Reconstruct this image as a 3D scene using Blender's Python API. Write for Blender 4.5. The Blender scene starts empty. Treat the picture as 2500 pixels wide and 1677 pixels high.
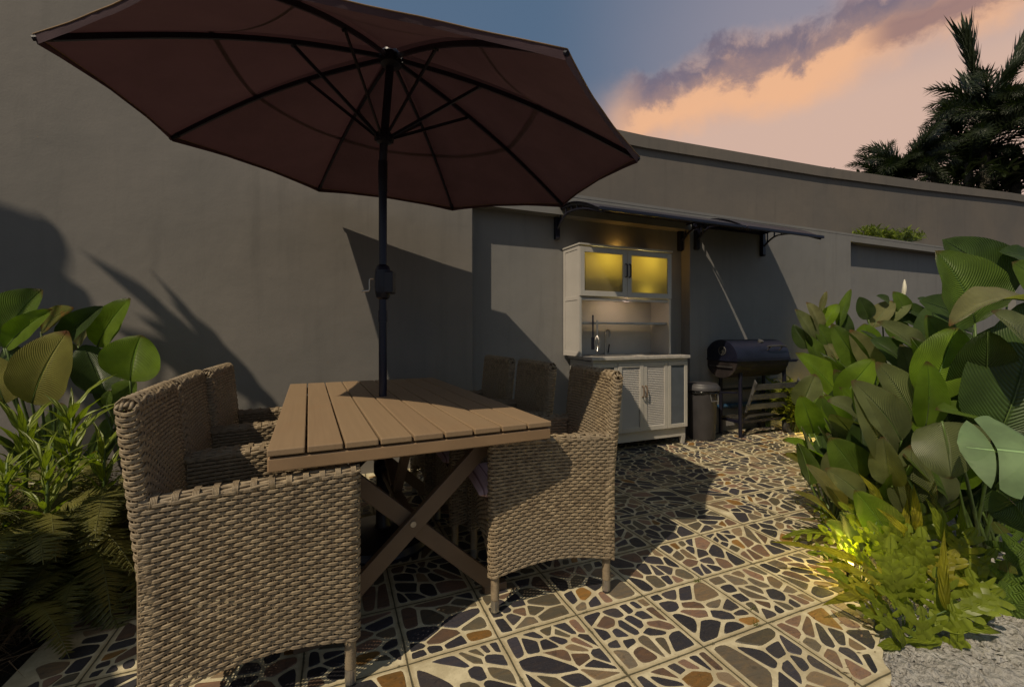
import bpy, math, random
import numpy as np
from mathutils import Vector, Matrix

R = math.radians
TH = R(22.55)
CT, ST = math.cos(TH), math.sin(TH)
C = bpy.context.scene.collection
scene = bpy.context.scene

# ------------------------------------------------------------------ camera
CAMH = 1.08
cd = bpy.data.cameras.new('camera')
cd.sensor_width = 36
cd.lens = 1050 / 2500 * 36
cd.shift_y = -28.5 / 2500
cd.clip_start = .05
cd.clip_end = 500
cam = bpy.data.objects.new('camera', cd)
cam.location = (0, 0, CAMH)
cam.rotation_euler = (R(90), 0, 0)
C.objects.link(cam)
scene.camera = cam

# ------------------------------------------------------------------ light: sun travels (+A,+B,down)
SA, SB = .72, .41
SUNV = Vector((SA * CT - SB * ST, SA * ST + SB * CT, -1.0))      # travel direction, per metre of drop
sd = bpy.data.lights.new('sun', 'SUN')
sd.energy = 3.45
sd.angle = R(.5)
sd.color = (1.0, .85, .62)
sun = bpy.data.objects.new('sun', sd)
sun.rotation_euler = SUNV.to_track_quat('-Z', 'Y').to_euler()
sun.location = (-4, -4, 8)
C.objects.link(sun)
scene.view_settings.view_transform = 'Standard'
scene.view_settings.look = 'None'
scene.view_settings.exposure = 0
scene.view_settings.gamma = 1


# ------------------------------------------------------------------ node helper
class NT:
    def __init__(s, tree):
        s.t = tree
        s.n = tree.nodes
        s.l = tree.links

    def new(s, typ, **kw):
        n = s.n.new(typ)
        for k, v in kw.items():
            setattr(n, k, v)
        return n

    def inp(s, sock, v):
        if hasattr(v, 'is_linked') or isinstance(v, bpy.types.NodeSocket):
            s.l.new(v, sock)
        else:
            if sock.type == 'RGBA' and len(v) == 3:
                v = (*v, 1)
            sock.default_value = v

    def m(s, op, a, b=0.0, c=0.0, clamp=False):
        n = s.new('ShaderNodeMath', operation=op, use_clamp=clamp)
        s.inp(n.inputs[0], a)
        if op not in ('FLOOR', 'FRACT', 'ABSOLUTE', 'SINE', 'ARCSINE', 'SQRT'):
            s.inp(n.inputs[1], b)
        if op in ('MULTIPLY_ADD', 'COMPARE', 'SMOOTH_MIN'):
            s.inp(n.inputs[2], c)
        return n.outputs[0]

    def mix(s, f, a, b, blend='MIX'):
        n = s.new('ShaderNodeMix', data_type='RGBA', blend_type=blend)
        s.inp(n.inputs[0], f)
        s.inp(n.inputs[6], a)
        s.inp(n.inputs[7], b)
        return n.outputs[2]

    def noise(s, vec, scale, detail=3, rough=.55, dist=0.0):
        n = s.new('ShaderNodeTexNoise')
        if vec is not None:
            s.l.new(vec, n.inputs['Vector'])
        n.inputs['Scale'].default_value = scale
        n.inputs['Detail'].default_value = detail
        n.inputs['Roughness'].default_value = rough
        n.inputs['Distortion'].default_value = dist
        return n

    def ss(s, v, lo, hi):
        n = s.new('ShaderNodeMapRange', interpolation_type='SMOOTHSTEP')
        s.inp(n.inputs[0], v)
        s.inp(n.inputs[1], lo)
        s.inp(n.inputs[2], hi)
        return n.outputs[0]

    def ramp(s, f, stops, interp='LINEAR'):
        n = s.new('ShaderNodeValToRGB')
        n.color_ramp.interpolation = interp
        e = n.color_ramp.elements
        while len(e) < len(stops):
            e.new(.5)
        for i, (p, c) in enumerate(stops):
            e[i].position = p
            e[i].color = (*c, 1)
        s.inp(n.inputs[0], f)
        return n.outputs[0]

    def bump(s, h, strength=.3, dist=.01, normal=None):
        n = s.new('ShaderNodeBump')
        s.inp(n.inputs['Height'], h)
        n.inputs['Strength'].default_value = strength
        n.inputs['Distance'].default_value = dist
        if normal is not None:
            s.l.new(normal, n.inputs['Normal'])
        return n.outputs[0]


# ------------------------------------------------------------------ world: dusk sky with lit cloud banks
w = bpy.data.worlds.new('World')
scene.world = w
w.use_nodes = True
N = NT(w.node_tree)
N.n.clear()
out = N.new('ShaderNodeOutputWorld')
bg = N.new('ShaderNodeBackground')
N.l.new(bg.outputs[0], out.inputs[0])
tc = N.new('ShaderNodeTexCoord')
vec = tc.outputs['Generated']
sky = N.new('ShaderNodeTexSky', sky_type='NISHITA')
sky.sun_disc = False
sky.sun_elevation = math.atan(1 / math.hypot(SUNV.x, SUNV.y))
sky.sun_rotation = math.atan2(-SUNV.x, -SUNV.y)
sep = N.new('ShaderNodeSeparateXYZ')
N.l.new(vec, sep.inputs[0])
az = N.m('MULTIPLY', N.m('ARCTAN2', sep.outputs[0], sep.outputs[1]), 57.2958)
el = N.m('MULTIPLY', N.m('ARCSINE', sep.outputs[2]), 57.2958)
n1 = N.noise(vec, 7.0, 8, .58, .15)
n2 = N.noise(vec, 2.6, 3, .5)
n3 = N.noise(vec, 15.0, 9, .66, .25)
wob = N.m('MULTIPLY', N.m('SUBTRACT', n1.outputs[0], .5), 7.0)
wob2 = N.m('MULTIPLY', N.m('SUBTRACT', n2.outputs[0], .5), 6.0)
wob3 = N.m('MULTIPLY', N.m('SUBTRACT', n3.outputs[0], .5), 4.0)
base = N.mix(.88, N.mix(.06, (.0, .0, .0), sky.outputs[0]), (.092, .150, .235))
lilac = (.28, .262, .32)
warm = N.ss(N.m('ADD', az, wob2), 2.0, 34.0)
back = N.ss(az, 80.0, 56.0)
warm = N.m('MULTIPLY', warm, back)
low = N.ss(el, 58.0, 30.0)
col = N.mix(N.m('MULTIPLY', warm, low), base, lilac)
pink = (.64, .44, .355)
hor = N.m('MULTIPLY', N.ss(N.m('ADD', el, wob2), 31.0, 22.0), N.m('MULTIPLY', N.ss(az, 2.0, 24.0), N.m('MULTIPLY', back, N.ss(el, 2.0, 14.0))))
col = N.mix(hor, col, pink)
# first bank: orange belly, mauve puffs over it
e1 = N.m('ADD', el, N.m('MULTIPLY', N.m('ADD', az, -28.0), -.10))
band = N.m('MULTIPLY', N.m('MULTIPLY', N.ss(N.m('ADD', e1, wob), 22.0, 25.5), N.ss(N.m('ADD', e1, wob), 31.5, 27.0)), N.m('MULTIPLY', N.ss(az, 10.0, 17.0), back))
col = N.mix(N.m('MULTIPLY', band, .95), col, (.85, .47, .27))
puff_e = N.m('ADD', e1, N.m('ADD', N.m('MULTIPLY', wob, .9), N.m('MULTIPLY', wob3, 1.5)))
puff = N.m('MULTIPLY', N.m('MULTIPLY', N.ss(puff_e, 26.3, 28.0), N.ss(puff_e, 31.2, 29.6)), N.m('MULTIPLY', N.ss(az, 13.0, 18.0), back))
pcol = N.mix(N.ss(puff_e, 26.5, 30.5), (.36, .235, .215), (.15, .135, .195))
n4 = N.noise(vec, 10.0, 9, .62, .3)
puff = N.m('MULTIPLY', puff, N.ss(n4.outputs[0], .27, .47))
col = N.mix(N.m('MULTIPLY', puff, .92), col, pcol)
top = N.m('MULTIPLY', N.m('MULTIPLY', N.ss(N.m('ADD', el, wob), 30.5, 33.0), N.ss(N.m('ADD', el, wob), 42.0, 36.0)), N.m('MULTIPLY', N.ss(N.m('ADD', az, wob2), 34.0, 42.0), back))
col = N.mix(N.m('MULTIPLY', top, .85), col, (.78, .40, .24))
e2 = N.m('ADD', el, N.m('ADD', N.m('MULTIPLY', N.m('ADD', az, -44.0), -.06), N.m('ADD', wob3, N.m('MULTIPLY', wob, .5))))
str2 = N.m('MULTIPLY', N.m('MULTIPLY', N.ss(e2, 25.8, 27.2), N.ss(e2, 29.6, 28.2)), N.m('MULTIPLY', N.ss(az, 38.0, 42.0), back))
col = N.mix(N.m('MULTIPLY', str2, .8), col, (.23, .15, .17))
side = N.m('MULTIPLY', N.ss(az, -75.0, -25.0), N.ss(az, 125.0, 80.0))
side = N.m('MAXIMUM', side, 0.0)
side = N.m('MULTIPLY', side, N.ss(el, 75.0, 45.0))
col = N.mix(side, N.mix(1.0, col, (2.0, 1.52, 1.16), 'MULTIPLY'), col)
N.l.new(col, bg.inputs[0])
bg.inputs[1].default_value = 1.0


# ------------------------------------------------------------------ scene helpers
def F(A, B, Z=0.0):
    return Vector((A * CT - B * ST, A * ST + B * CT, Z))


def at(x, y, Y=None, Z=None, B=None):
    dx = (x - 1250) / 1050
    dz = -(y - 810) / 1050
    if Z is not None:
        Y = (Z - CAMH) / dz
    if B is not None:
        Y = B / (CT - dx * ST)
    return Vector((dx * Y, Y, CAMH + dz * Y))


def tag(o, label=None, cat=None, group=None, kind=None):
    if label: o['label'] = label
    if cat: o['category'] = cat
    if group: o['group'] = group
    if kind: o['kind'] = kind
    return o


def empty(name, loc, rz=0.0, label=None, cat=None, group=None):
    o = bpy.data.objects.new(name, None)
    o.empty_display_size = .1
    o.location = loc
    o.rotation_euler = (0, 0, rz)
    C.objects.link(o)
    return tag(o, label, cat, group)


class MB:
    def __init__(s):
        s.v = []; s.f = []; s.mi = []; s.uv = []; s.cm = 0; s.has_uv = False

    def add(s, vs, fs, uvs=None):
        b = len(s.v)
        s.v.extend([tuple(p) for p in vs])
        for i, f in enumerate(fs):
            s.f.append(tuple(b + k for k in f))
            s.mi.append(s.cm)
            if uvs is not None:
                s.has_uv = True
                s.uv.append([uvs[k] for k in f])
            else:
                s.uv.append([(0, 0)] * len(f))

    def box(s, x0, x1, y0, y1, z0, z1, M=None):
        vs = [Vector(p) for p in ((x0, y0, z0), (x1, y0, z0), (x1, y1, z0), (x0, y1, z0), (x0, y0, z1), (x1, y0, z1), (x1, y1, z1), (x0, y1, z1))]
        if M is not None: vs = [M @ p for p in vs]
        s.add(vs, [(0, 3, 2, 1), (4, 5, 6, 7), (0, 1, 5, 4), (1, 2, 6, 5), (2, 3, 7, 6), (3, 0, 4, 7)])

    def beam(s, p, q, wd, ht, up=(0, 0, 1)):
        """rectangular bar from p to q, wd across, ht along up"""
        p, q = Vector(p), Vector(q)
        d = (q - p).normalized()
        side = d.cross(Vector(up)).normalized()
        u = side.cross(d).normalized()
        a, b = side * wd / 2, u * ht / 2
        vs = [p - a - b, p + a - b, p + a + b, p - a + b, q - a - b, q + a - b, q + a + b, q - a + b]
        s.add(vs, [(0, 1, 2, 3), (7, 6, 5, 4), (0, 4, 5, 1), (1, 5, 6, 2), (2, 6, 7, 3), (3, 7, 4, 0)])

    def tube(s, pts, r, n=8, caps=True, closed=False):
        pts = [Vector(p) for p in pts]
        m = len(pts)
        rs = r if isinstance(r, (list, tuple)) else [r] * m
        prev = None
        vs = []
        for i, p in enumerate(pts):
            if closed:
                d = pts[(i + 1) % m] - pts[i - 1]
            else:
                d = pts[min(i + 1, m - 1)] - pts[max(i - 1, 0)]
            if d.length < 1e-9: d = Vector((0, 0, 1))
            d.normalize()
            if prev is None:
                a = Vector((0, 0, 1)) if abs(d.z) < .9 else Vector((1, 0, 0))
                prev = (a - d * a.dot(d)).normalized()
            else:
                prev = (prev - d * prev.dot(d))
                if prev.length < 1e-6: prev = d.orthogonal()
                prev.normalize()
            b = d.cross(prev)
            for k in range(n):
                t = 2 * math.pi * k / n
                vs.append(p + prev * math.cos(t) * rs[i] + b * math.sin(t) * rs[i])
        fs = []
        for i in range(m if closed else m - 1):
            j = (i + 1) % m
            for k in range(n):
                fs.append((i * n + k, i * n + (k + 1) % n, j * n + (k + 1) % n, j * n + k))
        if caps and not closed:
            fs.append(tuple(range(n - 1, -1, -1)))
            fs.append(tuple((m - 1) * n + k for k in range(n)))
        s.add(vs, fs)

    def lathe(s, prof, n=20, M=None):
        """profile list of (r,z) revolved about Z"""
        vs = []
        for r, z in prof:
            for k in range(n):
                t = 2 * math.pi * k / n
                vs.append(Vector((r * math.cos(t), r * math.sin(t), z)))
        if M is not None: vs = [M @ p for p in vs]
        fs = []
        for i in range(len(prof) - 1):
            for k in range(n):
                fs.append((i * n + k, i * n + (k + 1) % n, (i + 1) * n + (k + 1) % n, (i + 1) * n + k))
        fs.append(tuple(range(n - 1, -1, -1)))
        fs.append(tuple((len(prof) - 1) * n + k for k in range(n)))
        s.add(vs, fs)

    def grid(s, P, uv=None, flip=False):
        """P[i][j] points"""
        a, b = len(P), len(P[0])
        vs = [p for row in P for p in row]
        fs = []
        for i in range(a - 1):
            for j in range(b - 1):
                f = (i * b + j, (i + 1) * b + j, (i + 1) * b + j + 1, i * b + j + 1)
                fs.append(f[::-1] if flip else f)
        u = None
        if uv: u = [q for row in uv for q in row]
        s.add(vs, fs, u)

    def mesh(s, name, mats, smooth=False):
        me = bpy.data.meshes.new(name)
        me.from_pydata(s.v, [], s.f)
        if not isinstance(mats, (list, tuple)): mats = [mats]
        for m in mats: me.materials.append(m)
        me.polygons.foreach_set('material_index', s.mi)
        if s.has_uv:
            ul = me.uv_layers.new(name='UVMap')
            flat = [c for f in s.uv for q in f for c in q]
            ul.data.foreach_set('uv', flat)
        if smooth:
            me.polygons.foreach_set('use_smooth', [True] * len(me.polygons))
        me.update()
        return me

    def build(s, name, mats, parent=None, smooth=False, bevel=0.0, auto=None):
        me = s.mesh(name, mats, smooth or auto is not None)
        o = bpy.data.objects.new(name, me)
        C.objects.link(o)
        if parent is not None: o.parent = parent
        if bevel:
            b = o.modifiers.new('bevel', 'BEVEL')
            b.width = bevel; b.segments = 2; b.limit_method = 'ANGLE'; b.angle_limit = R(40)
        if auto is not None:
            try:
                me.set_sharp_from_angle(angle=R(auto))
            except Exception:
                pass
        return o


# ------------------------------------------------------------------ materials
def pmat(name, col, rough=.5, metal=0.0, var=.12, vscale=6.0, bump=0.0, bscale=60.0, spec=.5, coat=0.0):
    m = bpy.data.materials.new(name)
    m.use_nodes = True
    n = NT(m.node_tree)
    b = n.n['Principled BSDF']
    tcn = n.new('ShaderNodeTexCoord')
    ob = tcn.outputs['Object']
    ns = n.noise(ob, vscale, 4)
    c2 = tuple(max(0, c * (1 - var)) for c in col)
    c3 = tuple(min(1, c * (1 + var)) for c in col)
    cc = n.mix(n.ss(ns.outputs[0], .3, .7), c2, c3)
    n.inp(b.inputs['Base Color'], cc)
    n.inp(b.inputs['Roughness'], n.m('MULTIPLY_ADD', ns.outputs[0], .15, rough - .075))
    b.inputs['Metallic'].default_value = metal
    b.inputs['Specular IOR Level'].default_value = spec
    b.inputs['Coat Weight'].default_value = coat
    if bump:
        nb = n.noise(ob, bscale, 3)
        n.inp(b.inputs['Normal'], n.bump(nb.outputs[0], bump, .01))
    return m


def wall_mat(name, col, warm=(1.05, 1, .93)):
    m = bpy.data.materials.new(name)
    m.use_nodes = True
    n = NT(m.node_tree)
    b = n.n['Principled BSDF']
    ob = n.new('ShaderNodeTexCoord').outputs['Object']
    big = n.noise(ob, .7, 5, .6)
    mid = n.noise(ob, 5.0, 5, .6)
    mp = n.new('ShaderNodeMapping')
    mp.inputs['Scale'].default_value = (9, 9, .7)
    n.l.new(ob, mp.inputs[0])
    st = n.noise(mp.outputs[0], 1.0, 4, .6)
    c = n.mix(n.ss(big.outputs[0], .3, .7), tuple(k * .88 for k in col), tuple(k * q * 1.04 for k, q in zip(col, warm)))
    c = n.mix(n.m('MULTIPLY', n.ss(mid.outputs[0], .45, .8), .18), c, tuple(k * .72 for k in col))
    c = n.mix(n.m('MULTIPLY', n.ss(st.outputs[0], .50, .78), .38), c, tuple(k * .62 for k in col))
    n.inp(b.inputs['Base Color'], c)
    sz = n.new('ShaderNodeSeparateXYZ')
    n.l.new(ob, sz.inputs[0])
    dn = n.noise(ob, 4.5, 6, .7)
    dirt = n.m('MULTIPLY', n.ss(n.m('ADD', sz.outputs[2], n.m('MULTIPLY', dn.outputs[0], -.5)), .10, -.20), .6)
    c = n.mix(dirt, c, (.10, .085, .06))
    vc = n.new('ShaderNodeTexVoronoi', feature='DISTANCE_TO_EDGE')
    wn = n.noise(ob, 2.5, 6, .7)
    va = n.new('ShaderNodeVectorMath', operation='SCALE'); n.l.new(wn.outputs['Color'], va.inputs[0]); va.inputs['Scale'].default_value = .8
    vb = n.new('ShaderNodeVectorMath', operation='ADD'); n.l.new(ob, vb.inputs[0]); n.l.new(va.outputs[0], vb.inputs[1])
    n.l.new(vb.outputs[0], vc.inputs['Vector']); vc.inputs['Scale'].default_value = .55
    crack = n.m('MULTIPLY', n.ss(vc.outputs['Distance'], .0045, .001), n.ss(big.outputs[0], .50, .62))
    c = n.mix(n.m('MULTIPLY', crack, .6), c, tuple(k * .5 for k in col))
    b.inputs['Roughness'].default_value = .85
    b.inputs['Specular IOR Level'].default_value = .25
    f1 = n.noise(ob, 3.0, 3, .5)
    f2 = n.noise(ob, 70.0, 4, .6)
    h = n.m('ADD', n.m('MULTIPLY', f1.outputs[0], 1.0), n.m('MULTIPLY', f2.outputs[0], .10))
    n.inp(b.inputs['Normal'], n.bump(h, .6, .012))
    return m


def wicker_mat():
    m = bpy.data.materials.new('wicker')
    m.use_nodes = True
    n = NT(m.node_tree)
    b = n.n['Principled BSDF']
    ob = n.new('ShaderNodeTexCoord').outputs['Object']
    ns = n.noise(ob, 40.0, 3)
    n0 = n.noise(ob, 3.0, 2)
    mp = n.new('ShaderNodeMapping')
    mp.inputs['Scale'].default_value = (30, 30, 900)
    n.l.new(ob, mp.inputs[0])
    gr = n.noise(mp.outputs[0], 1.0, 2)
    c = n.mix(n.ss(ns.outputs[0], .35, .65), (.20, .150, .096), (.35, .27, .172))
    c = n.mix(n.ss(n0.outputs[0], .4, .65), c, (.26, .205, .140))
    c = n.mix(n.m('MULTIPLY', n.ss(gr.outputs[0], .5, .7), .35), c, (.07, .05, .036))
    n.inp(b.inputs['Base Color'], c)
    b.inputs['Roughness'].default_value = .5
    b.inputs['Specular IOR Level'].default_value = .35
    n.inp(b.inputs['Normal'], n.bump(gr.outputs[0], .35, .002))
    return m


def plank_mat():
    m = bpy.data.materials.new('table_plank')
    m.use_nodes = True
    n = NT(m.node_tree)
    b = n.n['Principled BSDF']
    ob = n.new('ShaderNodeTexCoord').outputs['Object']
    mp = n.new('ShaderNodeMapping')
    mp.inputs['Scale'].default_value = (60, 1.6, 60)
    n.l.new(ob, mp.inputs[0])
    gr = n.noise(mp.outputs[0], 1.5, 4)
    sp = n.new('ShaderNodeSeparateXYZ')
    n.l.new(ob, sp.inputs[0])
    idx = n.m('FLOOR', n.m('MULTIPLY', n.m('ADD', sp.outputs[0], .4625), 1 / .1028))
    wn = n.new('ShaderNodeTexWhiteNoise', noise_dimensions='1D')
    n.inp(wn.inputs['W'], idx)
    big = n.noise(ob, 4.0, 3)
    c = n.mix(gr.outputs[0], (.20, .135, .080), (.285, .192, .112))
    c = n.mix(n.m('MULTIPLY', wn.outputs[0], .35), c, (.27, .19, .11))
    c = n.mix(n.m('MULTIPLY', n.ss(big.outputs[0], .5, .75), .3), c, (.24, .145, .078))
    n.inp(b.inputs['Base Color'], c)
    b.inputs['Roughness'].default_value = .6
    n.inp(b.inputs['Normal'], n.bump(gr.outputs[0], .15, .003))
    return m


PA, PB, A0T, B0T = .3164, .3103, .2244, 1.4211


def mortar_mat():
    m = bpy.data.materials.new('tile_mortar')
    m.use_nodes = True
    n = NT(m.node_tree)
    b = n.n['Principled BSDF']
    ob = n.new('ShaderNodeTexCoord').outputs['Object']
    sp = n.new('ShaderNodeSeparateXYZ')
    n.l.new(ob, sp.inputs[0])
    jn = n.noise(ob, 5.0, 3)
    jw = n.m('MULTIPLY', n.m('SUBTRACT', jn.outputs[0], .5), .010)
    fa = n.m('FRACT', n.m('MULTIPLY', n.m('ADD', n.m('SUBTRACT', sp.outputs[0], A0T), jw), 1 / PA))
    fb = n.m('FRACT', n.m('MULTIPLY', n.m('ADD', n.m('SUBTRACT', sp.outputs[1], B0T), jw), 1 / PB))
    da = n.m('MINIMUM', fa, n.m('SUBTRACT', 1.0, fa))
    db = n.m('MINIMUM', fb, n.m('SUBTRACT', 1.0, fb))
    edge = n.m('MULTIPLY', n.m('MINIMUM', da, db), .31)
    mn = n.noise(ob, 14.0, 5, .65)
    mn2 = n.noise(ob, 1.6, 4, .6)
    sn2 = n.noise(ob, 110.0, 3, .6)
    mort = n.mix(n.ss(mn.outputs[0], .35, .7), (.44, .38, .25), (.62, .55, .38))
    mort = n.mix(n.m('MULTIPLY', n.ss(mn2.outputs[0], .5, .72), .5), mort, (.33, .27, .17))
    mort = n.mix(n.m('MULTIPLY', n.ss(sn2.outputs[0], .5, .8), .35), mort, (.24, .20, .13))
    moss = n.noise(ob, 17.0, 5, .75)
    jd = n.m('ADD', .0016, n.m('MULTIPLY', n.ss(moss.outputs[0], .52, .8), .010))
    joint = n.ss(edge, n.m('ADD', jd, .0022), n.m('MULTIPLY', jd, .6))
    c = n.mix(n.m('MULTIPLY', n.ss(edge, .018, .005), .45), mort, (.27, .205, .11))
    c = n.mix(n.m('MULTIPLY', joint, .88), c, (.045, .042, .022))
    n.inp(b.inputs['Base Color'], c)
    b.inputs['Roughness'].default_value = .85
    b.inputs['Specular IOR Level'].default_value = .3
    h = n.m('ADD', n.m('MULTIPLY', joint, -1.5), n.m('ADD', n.m('MULTIPLY', sn2.outputs[0], .22), n.m('MULTIPLY', mn.outputs[0], .5)))
    n.inp(b.inputs['Normal'], n.bump(h, .6, .006))
    return m


def stone_mat():
    m = bpy.data.materials.new('flagstones')
    m.use_nodes = True
    n = NT(m.node_tree)
    b = n.n['Principled BSDF']
    ob = n.new('ShaderNodeTexCoord').outputs['Object']
    at_ = n.new('ShaderNodeAttribute'); at_.attribute_name = 'stone_colour'
    pal = at_.outputs['Color']
    mp = n.new('ShaderNodeMapping'); mp.inputs['Rotation'].default_value = (0, 0, .6); mp.inputs['Scale'].default_value = (1, 3.2, 1)
    n.l.new(ob, mp.inputs[0])
    sn = n.noise(mp.outputs[0], 16.0, 5, .65, .6)
    sn2 = n.noise(ob, 130.0, 4, .65)
    sn3 = n.noise(ob, 30.0, 4, .7)
    c = n.mix(n.m('MULTIPLY', n.ss(sn.outputs[0], .42, .68), .75), pal, n.mix(1.0, pal, (1.45, 1.25, 1.0), 'MULTIPLY'))
    c = n.mix(n.m('MULTIPLY', n.ss(sn3.outputs[0], .55, .72), .6), c, n.mix(1.0, pal, (.45, .45, .5), 'MULTIPLY'))
    c = n.mix(n.m('MULTIPLY', n.ss(sn2.outputs[0], .55, .8), .35), c, (.12, .10, .08))
    n.inp(b.inputs['Base Color'], c)
    n.inp(b.inputs['Roughness'], n.m('MULTIPLY_ADD', sn3.outputs[0], .3, .42))
    b.inputs['Specular IOR Level'].default_value = .4
    h = n.m('ADD', n.m('MULTIPLY', sn.outputs[0], 1.0), n.m('MULTIPLY', sn2.outputs[0], .2))
    n.inp(b.inputs['Normal'], n.bump(h, .6, .006))
    return m


def leaf_mat(name, col, vein, trans=.35, rough=.42, nvein=32.0, edge=None, blotch=None):
    m = bpy.data.materials.new(name)
    m.use_nodes = True
    n = NT(m.node_tree)
    b = n.n['Principled BSDF']
    outn = [k for k in n.n if k.type == 'OUTPUT_MATERIAL'][0]
    uv = n.new('ShaderNodeUVMap').outputs[0]
    sp = n.new('ShaderNodeSeparateXYZ')
    n.l.new(uv, sp.inputs[0])
    u, v = sp.outputs[0], sp.outputs[1]
    av = n.m('ABSOLUTE', n.m('SUBTRACT', v, .5))
    q = n.m('MULTIPLY', n.m('SUBTRACT', u, n.m('MULTIPLY', n.m('POWER', av, 1.3), .9)), nvein)
    fr = n.m('FRACT', q)
    tri = n.m('ABSOLUTE', n.m('SUBTRACT', fr, .5))
    ob = n.new('ShaderNodeTexCoord').outputs['Object']
    ns = n.noise(ob, 7.0, 4)
    c = n.mix(n.ss(ns.outputs[0], .3, .7), tuple(k * .75 for k in col), tuple(min(1, k * 1.25) for k in col))
    c = n.mix(n.m('MULTIPLY', n.ss(tri, .26, .5), .55), c, vein)
    if blotch:
        nb = n.noise(ob, 18.0, 4, .7)
        c = n.mix(n.m('MULTIPLY', n.ss(nb.outputs[0], .5, .66), .8), c, blotch)
    if edge:
        ne = n.noise(ob, 9.0, 5, .7)
        te = n.m('ADD', n.ss(n.m('ADD', u, n.m('MULTIPLY', ne.outputs[0], .16)), .99, 1.08), n.ss(n.m('ADD', av, n.m('MULTIPLY', ne.outputs[0], .10)), .545, .57), clamp=True)
        c = n.mix(te, c, edge)
    c = n.mix(n.ss(av, .018, .008), c, tuple(min(1, k * 2.3 + .02) for k in vein))
    n.inp(b.inputs['Base Color'], c)
    b.inputs['Roughness'].default_value = rough
    b.inputs['Specular IOR Level'].default_value = .45
    h = n.m('ADD', tri, n.m('MULTIPLY', n.ss(av, .03, .0), 1.2))
    nrm = n.bump(h, .75, .009)
    n.inp(b.inputs['Normal'], nrm)
    tr = n.new('ShaderNodeBsdfTranslucent')
    tcl = n.mix(1.0, c, (1.5, 1.7, .55), 'MULTIPLY')
    n.inp(tr.inputs[0], tcl)
    mx = n.new('ShaderNodeMixShader')
    mx.inputs[0].default_value = trans
    n.l.new(b.outputs[0], mx.inputs[1]); n.l.new(tr.outputs[0], mx.inputs[2])
    n.l.new(mx.outputs[0], outn.inputs[0])
    return m


def translucent_mat(name, col, tcol, f=.4, rough=.6, bump=0, gloss=None):
    m = bpy.data.materials.new(name)
    m.use_nodes = True
    n = NT(m.node_tree)
    b = n.n['Principled BSDF']
    outn = [k for k in n.n if k.type == 'OUTPUT_MATERIAL'][0]
    ob = n.new('ShaderNodeTexCoord').outputs['Object']
    ns = n.noise(ob, 5.0, 4)
    c = n.mix(n.ss(ns.outputs[0], .3, .7), tuple(k * .85 for k in col), tuple(k * 1.15 for k in col))
    n.inp(b.inputs['Base Color'], c)
    b.inputs['Roughness'].default_value = rough
    if bump:
        wv = n.noise(ob, 420.0, 2)
        n.inp(b.inputs['Normal'], n.bump(n.m('ADD', wv.outputs[0], n.m('MULTIPLY', n.noise(ob, 6.0, 2).outputs[0], 6.0)), bump, .004))
    tr = n.new('ShaderNodeBsdfTranslucent')
    n.inp(tr.inputs[0], tcol)
    mx = n.new('ShaderNodeMixShader')
    mx.inputs[0].default_value = f
    n.l.new(b.outputs[0], mx.inputs[1]); n.l.new(tr.outputs[0], mx.inputs[2])
    n.l.new(mx.outputs[0], outn.inputs[0])
    return m


def emit_mat(name, col, st):
    m = bpy.data.materials.new(name)
    m.use_nodes = True
    b = m.node_tree.nodes['Principled BSDF']
    b.inputs['Emission Color'].default_value = (*col, 1)
    b.inputs['Emission Strength'].default_value = st
    b.inputs['Base Color'].default_value = (*col, 1)
    return m


def soil_mat(name, c1, c2, c3):
    m = bpy.data.materials.new(name)
    m.use_nodes = True
    n = NT(m.node_tree)
    b = n.n['Principled BSDF']
    ob = n.new('ShaderNodeTexCoord').outputs['Object']
    a = n.noise(ob, 12.0, 6, .7)
    d = n.noise(ob, 60.0, 5, .7)
    vo = n.new('ShaderNodeTexVoronoi', voronoi_dimensions='3D')
    n.l.new(ob, vo.inputs['Vector'])
    vo.inputs['Scale'].default_value = 45
    c = n.mix(n.ss(a.outputs[0], .35, .65), c1, c2)
    c = n.mix(n.ss(d.outputs[0], .5, .7), c, c3)
    n.inp(b.inputs['Base Color'], c)
    b.inputs['Roughness'].default_value = .95
    h = n.m('ADD', n.m('MULTIPLY', a.outputs[0], 2.0), n.m('ADD', d.outputs[0], vo.outputs['Distance']))
    n.inp(b.inputs['Normal'], n.bump(h, 1.0, .02))
    return m


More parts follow.
